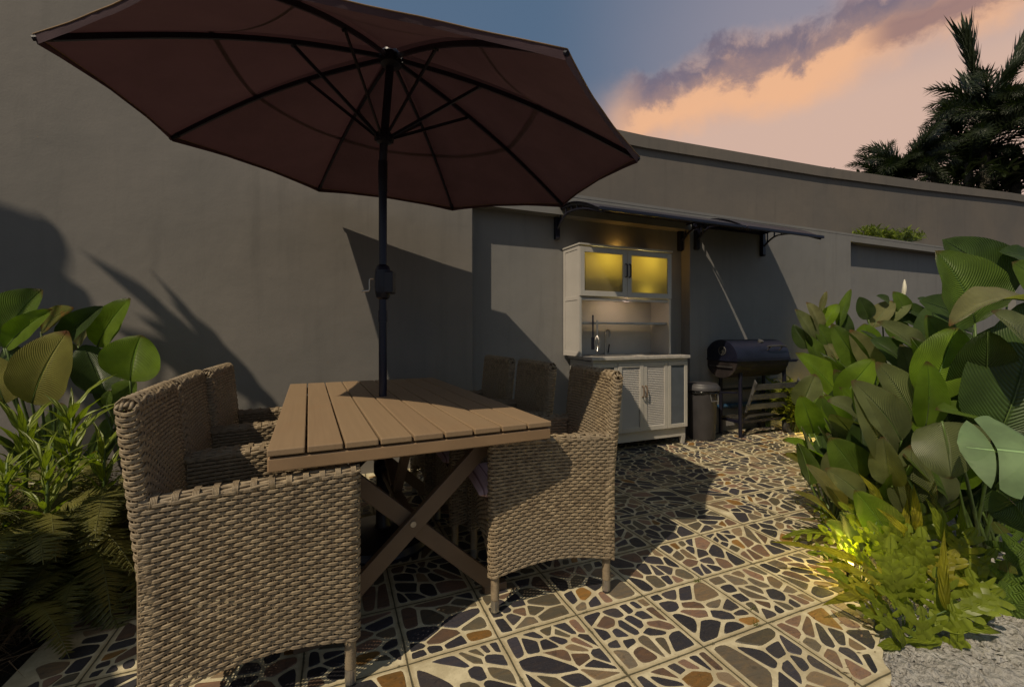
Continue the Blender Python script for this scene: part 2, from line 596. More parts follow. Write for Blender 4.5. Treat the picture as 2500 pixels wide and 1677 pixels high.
M = dict(
    wall=wall_mat('wall_plaster', (.202, .190, .178), (1.03, 1, .98)),
    wall2=wall_mat('low_wall_plaster', (.210, .204, .200), (1, 1, 1)),
    wall3=wall_mat('tall_wall_plaster', (.160, .144, .132)),
    wicker=wicker_mat(), plank=plank_mat(), mortar=mortar_mat(), stone=stone_mat(),
    brown=pmat('brown_metal', (.135, .088, .056), .5, .0, .1, 8, .05, 200),
    apron=pmat('apron_metal', (.26, .165, .090), .55, .0, .08, 8, .05, 200),
    black=pmat('black_metal', (.010, .010, .022), .38, .2, .2, 6, .05, 80),
    polem=pmat('pole_metal', (.012, .013, .030), .35, .3, .2, 6),
    blue=pmat('blue_metal', (.012, .02, .13), .35, .3, .2, 6),
    steel=pmat('steel', (.42, .40, .38), .35, .9, .1, 20),
    grey=pmat('grey_metal', (.085, .082, .080), .5, .5, .25, 12, .1, 60),
    white=pmat('white_paint', (.43, .405, .37), .42, 0, .06, 4, .03, 30),
    white2=pmat('off_white_panel', (.43, .40, .37), .5, 0, .06, 4, .03, 30),
    counter=pmat('counter_stone', (.40, .37, .34), .35, 0, .15, 25, .02, 80),
    bin=pmat('bin_plastic', (.045, .042, .046), .5, 0, .15, 8, .08, 60),
    bag=pmat('bin_bag', (.012, .012, .013), .25, 0, .2, 30, .6, 60),
    grill=pmat('grill_enamel', (.008, .009, .022), .40, .1, .25, 9, .08, 50),
    bowl=pmat('rusty_bowl', (.022, .016, .016), .6, .1, .55, 7, .25, 40),
    rubber=pmat('rubber', (.028, .026, .025), .75, 0, .2, 20),
    pipe=pmat('blue_pipe', (.02, .06, .12), .4),
    maroon=translucent_mat('parasol_fabric', (.082, .047, .060), (.17, .075, .085), .07, .85, .35),
    hem=pmat('hem', (.26, .17, .10), .8),
    poly=translucent_mat('awning_sheet', (.045, .045, .068), (.05, .05, .07), .18, .20),
    frost=translucent_mat('frosted_glass', (.20, .17, .10), (.92, .84, .42), .55, .35),
    frostb=translucent_mat('frosted_glass_plain', (.11, .125, .15), (.2, .2, .2), .2, .25),
    soil=soil_mat('soil', (.020, .014, .009), (.045, .032, .020), (.07, .05, .03)),
    crust=soil_mat('white_gravel', (.50, .48, .45), (.38, .36, .33), (.25, .23, .20)),
    calathea=leaf_mat('calathea_leaf', (.120, .190, .028), (.045, .085, .012), .36, edge=(.13, .085, .03)),
    bright=leaf_mat('bright_leaf', (.185, .290, .026), (.085, .160, .014), .45, edge=(.13, .085, .03)),
    greyleaf=leaf_mat('dull_leaf', (.165, .190, .075), (.070, .085, .034), .26, edge=(.13, .085, .03)),
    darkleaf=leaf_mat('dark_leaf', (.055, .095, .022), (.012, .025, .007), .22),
    yellowleaf=leaf_mat('yellow_leaf', (.24, .225, .055), (.15, .15, .04), .42, edge=(.16, .06, .02)),
    paleleaf=leaf_mat('pale_leaf', (.24, .235, .105), (.13, .135, .055), .35, edge=(.2, .09, .03)),
    orangeleaf=leaf_mat('orange_leaf', (.16, .17, .035), (.1, .1, .02), .4, blotch=(.30, .12, .025), edge=(.28, .10, .02)),
    monstera=leaf_mat('monstera_leaf', (.17, .25, .125), (.15, .23, .11), .35, nvein=1.5),
    strap=leaf_mat('strap_leaf', (.20, .25, .028), (.035, .055, .01), .32, nvein=3),
    fern=leaf_mat('fern_leaf', (.165, .155, .04), (.04, .05, .014), .28, nvein=3),
    yellowgreen=leaf_mat('yellow_green_leaf', (.26, .28, .03), (.18, .2, .03), .4, nvein=4),
    wart=leaf_mat('wart_fern_leaf', (.185, .225, .020), (.11, .14, .012), .40, nvein=5),
    warty=leaf_mat('yellow_fern_leaf', (.28, .26, .02), (.2, .19, .02), .4, nvein=5, blotch=(.13, .12, .015)),
    cover=leaf_mat('ground_cover_leaf', (.20, .155, .05), (.16, .12, .04), .3, nvein=2, blotch=(.12, .15, .03)),
    palm=leaf_mat('palm_leaf', (.020, .030, .010), (.015, .025, .008), .15, nvein=3),
    stem=pmat('stem', (.075, .12, .025), .5, 0, .3, 10),
    bark=pmat('bark', (.07, .06, .045), .9, 0, .4, 8, .5, 20),
    dry=pmat('dry_stalk', (.16, .105, .058), .9, 0, .4, 12),
    lampglow=emit_mat('lamp_glow', (1.0, .72, .22), 8.0),
)


def stripe_mat():
    m = bpy.data.materials.new('striped_cushion')
    m.use_nodes = True
    n = NT(m.node_tree)
    b = n.n['Principled BSDF']
    ob = n.new('ShaderNodeTexCoord').outputs['Object']
    sp = n.new('ShaderNodeSeparateXYZ')
    n.l.new(ob, sp.inputs[0])
    f = n.m('FRACT', n.m('MULTIPLY', sp.outputs[0], 26.0))
    f2 = n.m('FRACT', n.m('MULTIPLY', sp.outputs[0], 78.0))
    c = n.mix(n.ss(n.m('ABSOLUTE', n.m('SUBTRACT', f, .5)), .40, .44), (.66, .47, .50), (.30, .15, .17))
    c = n.mix(n.m('MULTIPLY', n.ss(f2, .7, .8), .4), c, (.5, .4, .4))
    n.inp(b.inputs['Base Color'], c)
    b.inputs['Roughness'].default_value = .9
    n.inp(b.inputs['Normal'], n.bump(n.noise(ob, 300, 2).outputs[0], .3, .002))
    return m


M['stripe'] = stripe_mat()
rnd = random.Random(7)

# ================================================================== SETTING
LF = TH   # objects built in the wall frame get this rotation


def frame_obj(mb, name, mats, label=None, cat=None, kind=None, group=None, loc=(0, 0, 0), **kw):
    o = mb.build(name, mats, None, **kw)
    o.rotation_euler = (0, 0, LF)
    o.location = loc
    return tag(o, label, cat, group, kind)


# ground sheet to the horizon
mb = MB()
mb.add([(-150, -60, -.03), (150, -60, -.03), (150, 200, -.03), (-150, 200, -.03)], [(0, 1, 2, 3)])
tag(mb.build('ground', M['soil']), kind='structure')
# paved patio: mortar slab with its irregular right border, every tile set with cut stones
poly = [(-1.0, -1.5), (1.0, -1.5), (1.35, .60), (1.66, .83), (2.06, 1.10), (2.60, 1.50), (3.2, 1.98), (4.0, 2.40), (4.9, 2.82), (5.3, 3.2), (5.4, 3.456), (3.457, 3.456), (3.457, 3.576), (1.078, 3.576), (1.078, 3.456), (-.90, 3.456)]


def inside(a, b):
    c = False
    for i in range(len(poly)):
        (x1, y1), (x2, y2) = poly[i], poly[i - 1]
        if (y1 > b) != (y2 > b) and a < (x2 - x1) * (b - y1) / (y2 - y1) + x1: c = not c
    return c


def clip(pg, nx_, ny_, d_):
    """keep the side where nx*x+ny*y <= d"""
    o = []
    for i in range(len(pg)):
        p, q = pg[i - 1], pg[i]
        dp = nx_ * p[0] + ny_ * p[1] - d_; dq = nx_ * q[0] + ny_ * q[1] - d_
        if (dp <= 0) != (dq <= 0):
            t = dp / (dp - dq)
            o.append((p[0] + (q[0] - p[0]) * t, p[1] + (q[1] - p[1]) * t))
        if dq <= 0: o.append(q)
    return o


def smooth_poly(pg, rr, it=2, k=.17):
    for s_ in range(it):
        o = []
        for i in range(len(pg)):
            p, q = pg[i], pg[(i + 1) % len(pg)]
            o.append((p[0] + (q[0] - p[0]) * k, p[1] + (q[1] - p[1]) * k))
            o.append((p[0] + (q[0] - p[0]) * (1 - k), p[1] + (q[1] - p[1]) * (1 - k)))
        pg = o
        k = .25
    return [(x + rr.uniform(-.0007, .0007), y + rr.uniform(-.0007, .0007)) for x, y in pg]


PALETTE = [((.028, .027, .034), 11), ((.034, .032, .042), 9), ((.045, .040, .044), 5), ((.110, .072, .052), 4.5), ((.150, .095, .070), 4.5), ((.090, .078, .056), 4.5), ((.175, .095, .028), 1.8), ((.17, .125, .080), 3.5), ((.115, .095, .070), 3.5)]
pw = [w_ for _, w_ in PALETTE]
rs = random.Random(11)
mb = MB(); stone_cols = []
_p = []
for q_ in range(len(poly)):
    (a0_, b0_), (a1_, b1_) = poly[q_], poly[(q_ + 1) % len(poly)]
    _p.append((a0_, b0_))
    if 1 <= q_ <= 8:
        m_ = max(2, int(math.hypot(a1_ - a0_, b1_ - b0_) / .035))
        for k_ in range(1, m_):
            t_ = k_ / m_
            _p.append((a0_ + (a1_ - a0_) * t_ + rs.uniform(-.010, .010), b0_ + (b1_ - b0_) * t_ + rs.uniform(-.010, .010)))
poly = _p
n_ = len(poly)
mb.add([(a, b, 0.0) for a, b in poly] + [(a, b, -.06) for a, b in poly], [tuple(range(n_))] + [(i + n_, (i + 1) % n_ + n_, (i + 1) % n_, i) for i in range(n_)])
stone_cols += [(.3, .3, .3)] * len(mb.f)
mb.cm = 1
for ti in range(-4, 18):
    for tj in range(-8, 8):
        ta, tb_ = A0T + ti * PA, B0T + tj * PB
        if not any(inside(ta + dx, tb_ + dy) for dx in (.02, .28) for dy in (.02, .28)): continue
        ang = rs.uniform(0, math.pi); sx_ = rs.uniform(1.1, 1.75)
        ca_, sa_ = math.cos(ang), math.sin(ang)
        def warp(x, y): return ((x * ca_ + y * sa_) / sx_, -x * sa_ + y * ca_)
        nst = rs.choice([15, 17, 19, 21])
        if (ti, tj) in ((3, -2), (5, -2)): nst = 11
        pts = [(rs.uniform(0, PA), rs.uniform(0, PB)) for _ in range(nst)]
        W_p = [warp(*p) for p in pts]
        for it in range(3):         # push stones apart
            W_p = [warp(*p) for p in pts]
            for i in range(nst):
                fx_ = fy_ = 0
                for j in range(nst):
                    if i == j: continue
                    dx, dy = W_p[i][0] - W_p[j][0], W_p[i][1] - W_p[j][1]
                    d_ = math.hypot(dx, dy) + 1e-5
                    if d_ < .048: fx_ += dx / d_ * (.048 - d_) * .45; fy_ += dy / d_ * (.048 - d_) * .45
                x, y = pts[i]
                gx, gy = fx_ * ca_ - fy_ * sa_, fx_ * sa_ + fy_ * ca_
                pts[i] = (min(PA - .03, max(.03, x + gx)), min(PB - .03, max(.03, y + gy)))
        W_p = [warp(*p) for p in pts]
        br_ = .017
        gap = rs.uniform(.0040, .0063)
        for i in range(nst):
            pg = [(br_, br_), (PA - br_, br_), (PA - br_, PB - br_), (br_, PB - br_)]
            for j in range(nst):
                if i == j: continue
                # bisector in warped space, brought back to tile space
                mx_, my_ = (W_p[i][0] + W_p[j][0]) / 2, (W_p[i][1] + W_p[j][1]) / 2
                nx_, ny_ = W_p[j][0] - W_p[i][0], W_p[j][1] - W_p[i][1]
                ax_ = nx_ / sx_ * ca_ - ny_ * sa_; ay_ = nx_ / sx_ * sa_ + ny_ * ca_
                ln = math.hypot(ax_, ay_)
                if ln < 1e-7: continue
                dd_ = (nx_ * mx_ + ny_ * my_) / ln - gap * rs.uniform(.75, 1.5)
                pg = clip(pg, ax_ / ln, ay_ / ln, dd_)
                if len(pg) < 3: break
            if len(pg) < 3: continue
            area = abs(sum(pg[k - 1][0] * pg[k][1] - pg[k][0] * pg[k - 1][1] for k in range(len(pg)))) / 2
            per_ = sum(math.hypot(pg[k][0] - pg[k - 1][0], pg[k][1] - pg[k - 1][1]) for k in range(len(pg)))
            if area < .00022 or area / per_ ** 2 < .030: continue
            pg = [(x + rs.uniform(-.002, .002), y + rs.uniform(-.002, .002)) for x, y in pg]
            pg = smooth_poly(pg, rs, 2, rs.uniform(.07, .18))
            if not all(inside(ta + x, tb_ + y) for x, y in pg[::3]): continue
            cx_ = sum(p[0] for p in pg) / len(pg); cy_ = sum(p[1] for p in pg) / len(pg)
            k_ = len(pg)
            zt = .0016 + rs.uniform(0, .0012)
            tx, ty = rs.uniform(-.012, .012), rs.uniform(-.012, .012)
            v_ = [(ta + x, tb_ + y, .0002) for x, y in pg]
            v_ += [(ta + cx_ + (x - cx_) * .955, tb_ + cy_ + (y - cy_) * .955, zt + tx * (x - cx_) + ty * (y - cy_)) for x, y in pg]
            fs_ = [(q, (q + 1) % k_, k_ + (q + 1) % k_, k_ + q) for q in range(k_)] + [tuple(range(k_, 2 * k_))]
            mb.add(v_, fs_)
            c_ = rs.choices([c for c, _ in PALETTE], pw)[0]
            f_ = rs.uniform(.75, 1.35)
            stone_cols += [tuple(min(1, q * f_) for q in c_)] * len(fs_)
pv = frame_obj(mb, 'patio_paving', [M['mortar'], M['stone']], kind='structure')
att = pv.data.color_attributes.new('stone_colour', 'FLOAT_COLOR', 'CORNER')
buf = []
for p_, c_ in zip(pv.data.polygons, stone_cols):
    buf.extend([c_[0], c_[1], c_[2], 1.0] * p_.loop_total)
att.data.foreach_set('color', buf)

# crusty white gravel ground at the right foreground (real relief)
mb = MB()
P = []
nx, ny = 110, 90
rg = np.random.RandomState(3)


def vnoise(x, y, seed=0):
    xi, yi = math.floor(x), math.floor(y)
    def h(i, j):
        return (math.sin(i * 127.1 + j * 311.7 + seed * 74.7) * 43758.5453) % 1.0
    fx, fy = x - xi, y - yi
    fx, fy = fx * fx * (3 - 2 * fx), fy * fy * (3 - 2 * fy)
    return (h(xi, yi) * (1 - fx) + h(xi + 1, yi) * fx) * (1 - fy) + (h(xi, yi + 1) * (1 - fx) + h(xi + 1, yi + 1) * fx) * fy


for i in range(nx):
    row = []
    for j in range(ny):
        A_ = (.9 + i * .02) * CT + (.95 + j * .02) * ST; B_ = -(.9 + i * .02) * ST + (.95 + j * .02) * CT
        X = .9 + i * .02; Y = .95 + j * .02
        z = .018 * vnoise(X * 9, Y * 9) + .022 * vnoise(X * 30, Y * 30, 2) + .012 * vnoise(X * 70, Y * 70, 4) - .048 + .022 * min(1, max(0, (X - 1.0) * 4))
        if any(inside(A_ + da_, B_ + db_) for da_ in (-.022, .022) for db_ in (-.022, .022)): z = min(z, -.006 - .01 * vnoise(X * 40, Y * 40))
        row.append((X, Y, z))
    P.append(row)
mb.grid(P)
tag(mb.build('gravel_ground', M['crust']), kind='structure')
mb = MB()
for k in range(4200):
    X = rnd.uniform(1.0, 2.3); Y = rnd.uniform(1.1, 1.85)
    A = X * CT + Y * ST; B = -X * ST + Y * CT
    ins_ = inside(A, B)
    if B > .88 + (A - 1.66) * 1.05 or A < 1.36 or (ins_ and (rnd.random() > .25 or inside(A - .06, B + .02))): continue
    r = rnd.uniform(.004, .015)
    z = .002 if ins_ else -.012 + .018 * vnoise(X * 9, Y * 9)
    th = rnd.uniform(0, 6.3)
    pts = []
    for q in range(5):
        t = th + q * 1.2566
        rr = r * rnd.uniform(.6, 1.2)
        pts.append((X + math.cos(t) * rr, Y + math.sin(t) * rr * .8, z + rnd.uniform(-.3, .5) * r))
    pts.append((X, Y, z + r * rnd.uniform(.5, 1.1)))
    mb.add(pts, [(q, (q + 1) % 5, 5) for q in range(5)])
tag(mb.build('gravel_chips', M['crust']), kind='stuff', label='pale broken gravel chips over the ground at the lower right', cat='gravel')

# ---- walls
WB = 3.456
AB = 3.576
mb = MB()
mb.box(-9, 1.078, WB, 4.05, -.06, 3.36)
frame_obj(mb, 'plastered_wall', M['wall'], 'tall plain plaster wall behind the table carrying the parasol shadow', 'wall', bevel=.006)

low = empty('low_wall', F(1.08, WB), LF, 'low pale garden wall with kitchen alcove and recessed panel, behind cabinet and barbecue', 'wall')
def loc(A, B): return A - 1.08, B - WB
mb = MB()
TOPZ = 2.32
mb.box(0, 2.377, 0, .20, 2.15, TOPZ)                                   # beam over the alcove
mb.box(0, 2.377, .122, .20, -.06, 2.15)                                # alcove back
mb.box(2.379, 5.097, 0, .20, -.06, TOPZ)                               # plain wall face
mb.box(5.099, 9.6, .12, .20, -.06, 2.245)                             # niche back
mb.box(5.099, 9.6, 0, .20, 2.247, TOPZ)
mb.box(9.602, 16, 0, .20, -.06, TOPZ)
mb.box(5.099, 9.6, 0, .118, -.06, .30)
mb.build('wall_body', M['wall2'], low)
mb = MB()
mb.box(-.0, 16, -.002, .40, TOPZ + .002, TOPZ + .03)
mb.build('wall_top', M['wall2'], low)

# far tall wall with coping, top rising gently to the right as in the picture
tw = empty('boundary_wall', F(1.08, 4.06), LF, 'tall brownish boundary wall with a projecting coping, behind the low wall', 'wall')
mb = MB(); mc = MB()
tops = [(0, 3.36), (2.3, 3.36), (5.5, 3.47), (8.0, 3.60), (11.2, 3.80), (16, 4.0)]
for (a0, z0), (a1, z1) in zip(tops[:-1], tops[1:]):
    mb.add([(a0, 0, -.1), (a1, 0, -.1), (a1, 0, z1 - .14), (a0, 0, z0 - .14), (a0, .25, -.1), (a1, .25, -.1), (a1, .25, z1 - .14), (a0, .25, z0 - .14)],
           [(0, 1, 2, 3), (7, 6, 5, 4)])
    y0, y1 = -.035, .32
    mc.add([(a0, y0, z0 - .14), (a1, y0, z1 - .14), (a1, y0, z1), (a0, y0, z0), (a0, y1, z0 - .14), (a1, y1, z1 - .14), (a1, y1, z1), (a0, y1, z0)],
           [(0, 1, 2, 3), (3, 2, 6, 7), (0, 4, 5, 1), (7, 6, 5, 4)])
mb.build('wall_body', M['wall3'], tw)
mc.build('coping', M['wall3'], tw)

# ================================================================== PARASOL
HUB = F(.268, 2.235, 2.442)
tipsAB = [(-.895, 1.873), (-.778, 2.736), (-.097, 3.354), (.852, 3.249), (1.456, 2.596), (1.326, 1.632), (.627, 1.091), (-.337, 1.257)]
base_p = F(.235, 2.30, 0)
par = empty('parasol', base_p, 0, 'large open maroon octagonal parasol standing through the wooden table', 'parasol')
def rimz(a, b): return 1.9 + .09 * ((a - .627) * -.61 + (b - 1.091) * .79)      # the canopy is tipped five degrees
tips = [F(a, b, rimz(a, b)) - base_p for a, b in tipsAB]
hub = HUB - base_p


def canopy_pt(k, fk, r, top=0.0):
    """k panel index, fk 0..1 across the panel, r 0..1 out from hub"""
    p, q = tips[k], tips[(k + 1) % 8]
    e = p.lerp(q, fk)
    c = hub + Vector((0, 0, .045 + top))
    s = 4 * fk * (1 - fk)
    e2 = c.lerp(e, 1 - (.030 if k in (7, 6, 5) else .010) * s)
    pt = c.lerp(e2, r)
    pt.z += .050 * math.sin(math.pi * r) * (1 - .55 * s) - .010 * s * math.sin(math.pi * min(1, r)) + .004 * s * r
    pt.z += .0045 * math.sin(fk * 19 + k * 2 + r * 7) * s * max(0, r - .66)
    return pt


for part, r0, r1, topz in (('canopy', .605, 1.0, 0.0), ('canopy_vent', .05, .622, .012)):
    mb = MB()
    for k in range(8):
        g = []
        for i in range(15):
            r = r0 + (r1 - r0) * i / 14
            g.append([canopy_pt(k, j / 10, r, topz) for j in range(11)])
        mb.grid(g)
    if part == 'canopy':        # turned hem and tip pockets
        mb.cm = 0
        for k in range(8):
            g = []
            for i, dz in enumerate((0, -.018, -.034)):
                g.append([canopy_pt(k, j / 10, 1.0 - .004 * i) + Vector((0, 0, dz * (1 - .35 * (4 * (j / 10) * (1 - j / 10))))) for j in range(11)])
            mb.grid(g)
        mb.cm = 1
        for k in range(8):
            mb.tube([canopy_pt(k, j / 14, 1.0) for j in range(15)], .0022, 5)
    mb.build(part, [M['maroon'], M['hem']], par, smooth=True)

for k in range(8):
    tpt = tips[k]
    d = (tpt - hub)
    mb = MB()
    pts = []
    for i in range(13):
        t = i / 12 * .965
        p = hub.lerp(tpt, t) + Vector((0, 0, .050 * math.sin(math.pi * t) + .030 * (1 - t) - .014))
        pts.append(p)
    for i in range(12):
        mb.beam(pts[i], pts[i + 1], .011, .020)
    mb.tube([pts[-1], pts[-1] + (pts[-1] - pts[-2]).normalized() * .05], [.013, .008], 8)
    mb.build('rib', M['black'], par)
RUN = (HUB - base_p) * .80; RUN.z = 2.068; RUN = Vector((.0155, -.03, 2.068))
for k in range(8):
    d = tips[k] - hub
    t = .37
    p = hub.lerp(tips[k], t) + Vector((0, 0, .050 * math.sin(math.pi * t) + .030 * (1 - t) - .026))
    dd = Vector((d.x, d.y, 0)).normalized()
    mb = MB()
    mb.beam(RUN + dd * .035, p, .008, .015)
    mb.tube([p - dd.cross(Vector((0, 0, 1))) * .012, p + dd.cross(Vector((0, 0, 1))) * .012], .007, 8)
    mb.build('strut', M['black'], par)
mb = MB()
mb.tube([(0, 0, .02), (0, 0, .74)], .0245, 20)
mb.build('lower_pole', M['blue'], par, auto=40)
mb = MB()
mb.tube([(0, 0, .741), (0, 0, 1.3), (0, 0, 1.80)], .0205, 20)
mb.tube([(0, 0, 1.13), (0, 0, 1.19)], .024, 20)
mb.tube([(0, 0, 1.95), tuple(RUN), (hub.x, hub.y, hub.z + .03)], .020, 20)
mb.build('pole', M['polem'], par, auto=40)
mb = MB()
mb.tube([(0, 0, 1.80), (0, 0, 1.855)], .0225, 20)
mb.tube([(0, 0, 1.856), (0, 0, 1.955)], .0235, 20)
mb.build('tilt_joint', M['black'], par, auto=40)
mb = MB()
mb.lathe([(.021, 1.245), (.034, 1.255), (.040, 1.28), (.042, 1.31), (.042, 1.37), (.040, 1.395), (.033, 1.415), (.022, 1.425)], 20)
mb.box(-.030, .060, -.036, .030, 1.275, 1.39)
ch = mb.build('crank_housing', M['black'], par, bevel=.008)
mb = MB()
mb.tube([(-.04, -.02, 1.35), (-.055, -.022, 1.35), (-.060, -.022, 1.345), (-.060, -.022, 1.295), (-.064, -.022, 1.289), (-.100, -.022, 1.287)], .005, 8)
mb.build('crank_handle', M['steel'], ch, auto=40)
mb = MB()
mb.lathe([(.03, -.03), (.052, -.02), (.055, .01), (.050, .04), (.030, .05)], 16, Matrix.Translation(hub))
for k in range(8):
    dd = Vector((tips[k].x - hub.x, tips[k].y - hub.y, 0)).normalized()
    mb.tube([hub + dd * .03, hub + dd * .065], .011, 8)
mb.build('hub', M['black'], par, auto=40)
mb = MB()
mb.lathe([(.022, -.035), (.036, -.03), (.040, -.005), (.036, .02), (.024, .03)], 16, Matrix.Translation(RUN))
for k in range(8):
    dd = Vector((tips[k].x - hub.x, tips[k].y - hub.y, 0)).normalized()
    mb.tube([RUN + dd * .03 - Vector((0, 0, .012)), RUN + dd * .048 - Vector((0, 0, .012))], .010, 8)
mb.build('runner', M['black'], par, auto=40)
mb = MB()
mb.lathe([(.24, 0.004), (.245, .02), (.235, .05), (.10, .075), (.045, .085), (.035, .10), (.034, .34), (.045, .36), (.045, .41), (.030, .43)], 28)
mb.build('base', M['black'], par, auto=35)

# ================================================================== TABLE
TR = R(25.3)
tb = empty('dining_table', (-.6285, 2.156, 0), TR, 'long slatted brown wooden table on crossed metal legs', 'table')
TW, TL, TZ = .925, 1.684, .75
mb = MB()
pit = TW / 9
holeA = (Matrix.Rotation(-TR, 3, 'Z') @ (base_p - Vector((-.6285, 2.156, 0))))
for k in range(9):
    x0 = -TW / 2 + k * pit + .0032; x1 = -TW / 2 + (k + 1) * pit - .0032
    mb.box(x0, x1, -TL / 2, TL / 2, TZ - .020, TZ)
top = mb.build('tabletop', M['plank'], tb, bevel=.0035)
mb = MB()
z0, z1 = TZ - .066, TZ - .026
hw, hl = TW / 2 - .004, TL / 2 - .004
mb.box(-hw, hw, -hl, -hl + .032, z0, z1)
mb.box(-hw, hw, hl - .032, hl, z0, z1)
mb.box(-hw, -hw + .032, -hl + .0325, hl - .0325, z0, z1)
mb.box(hw - .032, hw, -hl + .0325, hl - .0325, z0, z1)
for y in (-.42, 0.05, .42):
    mb.box(-hw + .033, hw - .033, y - .02, y + .02, z0 + .005, z1 + .002)
mb.build('frame', M['apron'], tb, bevel=.004)
for sy in (-.575, .60):
    for s in (-1, 1):
        mb = MB()
        yy = sy + .016 * s
        mb.beam((-s * .36, yy, z0 - .001), (s * .34, yy, .035), .030, .062, (0, 0, 1) if False else (s * .5, 0, .8))
        mb.box(s * .30, s * .40, yy - .016, yy + .016, .0, .034)
        mb.build('cross_leg', M['brown'], tb, bevel=.003)
    mb = MB()
    mb.tube([(0, sy - .036, .362), (0, sy - .031, .362)], .011, 12)
    mb.build('bolt', M['steel'], tb)
mb = MB()
mb.box(-.02, .02, -.55, .57, .345, .378)
mb.build('stretcher', M['brown'], tb, bevel=.003)
for y0, y1 in ((-.54, -.28), (.57, -.22)):
    mb = MB()
    mb.beam((0.012, y0 + .03, z0 - .001), (0.0, y1, .379), .032, .032)
    mb.build('brace', M['brown'], tb)


# ================================================================== WICKER CHAIRS
def weave(posf, length, nrows, closed=False, pitch=.0192, rowp=.0145, amp=.0025, phase=0, rows=None):
    """real woven strands: posf(s array, v scalar)->(pos (m,3)); returns verts, faces"""
    per = 2 * pitch
    npd = max(2, round(length / per))
    m = npd * 8
    if not closed: m += 1
    s = np.arange(m) / (npd * 8)
    V = []; Fc = []
    prof = [(-.40, -.0006), (-.32, .0013), (-.13, .0019), (0, .0008), (.13, .0019), (.32, .0013), (.40, -.0006), (0, -.0014)]
    np_ = len(prof)
    e = 1e-3
    base = 0
    for j in range(nrows):
        v = (j + .5) / nrows
        p = posf(s, v)
        pu = posf(s + e, v) - posf(s - e, v)
        pv = posf(s, min(1, v + .01)) - posf(s, max(0, v - .01))
        pu /= np.linalg.norm(pu, axis=1, keepdims=True) + 1e-9
        hgt = np.linalg.norm(pv, axis=1, keepdims=True)
        up = pv / (hgt + 1e-9)
        nn = np.cross(pu, up)
        nn /= np.linalg.norm(nn, axis=1, keepdims=True) + 1e-9
        local = hgt * (1 / (min(1, v + .01) - max(0, v - .01))) / nrows
        wv = amp * np.tanh(2.2 * (np.cos(2 * np.pi * s * npd + np.pi * j + phase) + .50))[:, None]
        jit = (rg.rand() - .5) * .0006
        ring = np.stack([p + up * local * h + nn * (wv + d + jit) for h, d in prof], axis=1)
        V.append(ring.reshape(-1, 3))
        mm = m if closed else m - 1
        i = np.arange(mm)
        i2 = (i + 1) % m
        for k in range(np_):
            k2 = (k + 1) % np_
            Fc.append(np.stack([base + i * np_ + k, base + i2 * np_ + k, base + i2 * np_ + k2, base + i * np_ + k2], axis=1))
        base += m * np_
    # stakes
    ns = npd * 2 + (0 if closed else 1)
    vv = np.linspace(0, 1, 9)
    for q in range(ns):
        sq = q / (npd * 2)
        sa = np.array([sq])
        ps = np.concatenate([posf(sa, t) for t in vv])
        pu = (posf(sa + e, .5) - posf(sa - e, .5))[0]
        pu /= np.linalg.norm(pu) + 1e-9
        pv = (posf(sa, .6) - posf(sa, .4))[0]
        nn = np.cross(pu, pv); nn /= np.linalg.norm(nn) + 1e-9
        ps = ps - nn * .0014
        ring = np.stack([ps + pu * .0030, ps + nn * .0010, ps - pu * .0030, ps - nn * .0010], axis=1)
        V.append(ring.reshape(-1, 3))
        i = np.arange(len(vv) - 1)
        for k in range(4):
            k2 = (k + 1) % 4
            Fc.append(np.stack([base + i * 4 + k, base + i * 4 + k2, base + (i + 1) * 4 + k2, base + (i + 1) * 4 + k], axis=1))
        base += len(vv) * 4
    return np.concatenate(V), np.concatenate(Fc)


def np_mesh(name, parts, mats, extra=None):
    """parts list of (V,F) arrays, extra an MB"""
    Vs = []; Fs = []; b = 0
    for V, Fc in parts:
        Vs.append(V); Fs.append(Fc + b); b += len(V)
    V = np.concatenate(Vs); Fc = np.concatenate(Fs)
    ev = []; ef = []
    if extra is not None:
        ev = extra.v; ef = [tuple(k + b for k in f) for f in extra.f]
    me = bpy.data.meshes.new(name)
    allf = Fc.tolist() + [list(f) for f in ef]
    me.from_pydata(V.tolist() + [list(p) for p in ev], [], allf)
    for m in (mats if isinstance(mats, list) else [mats]): me.materials.append(m)
    me.polygons.foreach_set('use_smooth', [True] * len(me.polygons))
    me.update()
    return me


def path_fn(pts, closed=False):
    P = np.array(pts, float)
    if closed: P = np.vstack([P, P[:1]])
    d = np.r_[0, np.cumsum(np.linalg.norm(np.diff(P, axis=0), axis=1))]
    L = d[-1]
    def f(s):
        x = (s % 1.0 if closed else s) * L
        x0 = np.clip(x, 0, L)
        r = np.stack([np.interp(x0, d, P[:, k]) for k in range(P.shape[1])], axis=1)
        if not closed:      # extrapolate ends a little so tangents stay defined
            dl = (P[1] - P[0]) / (d[1] - d[0]); dr = (P[-1] - P[-2]) / (d[-1] - d[-2])
            r = r + np.minimum(x, 0)[:, None] * dl + np.maximum(x - L, 0)[:, None] * dr
        return r
    return f, L


CW, CD = .46, .525     # chair width, depth
HW, HD = CW / 2, CD / 2


def arm_hem(x):
    t = (x + HD) / CD
    return   .140 + .042 * np.clip(np.sin(np.pi * np.clip(t, 0, 1)), 0, 1)


def rope(mb, f3, L, n=4, r=.0055, spread=.010):
    m = int(L / .012)
    for q in range(n):
        pts = []
        for i in range(m + 1):
            s = i / m
            p, side, up = f3(s)
            a = (q / (n - 1) - .5) * 2 * spread * 2
            pts.append(p + side * (a + .003 * math.sin(i * .55 + q * 2)) + up * (.003 * math.cos(i * .55 + q * 2.4) - abs(a) * .35))
        mb.tube(pts, r, 6)


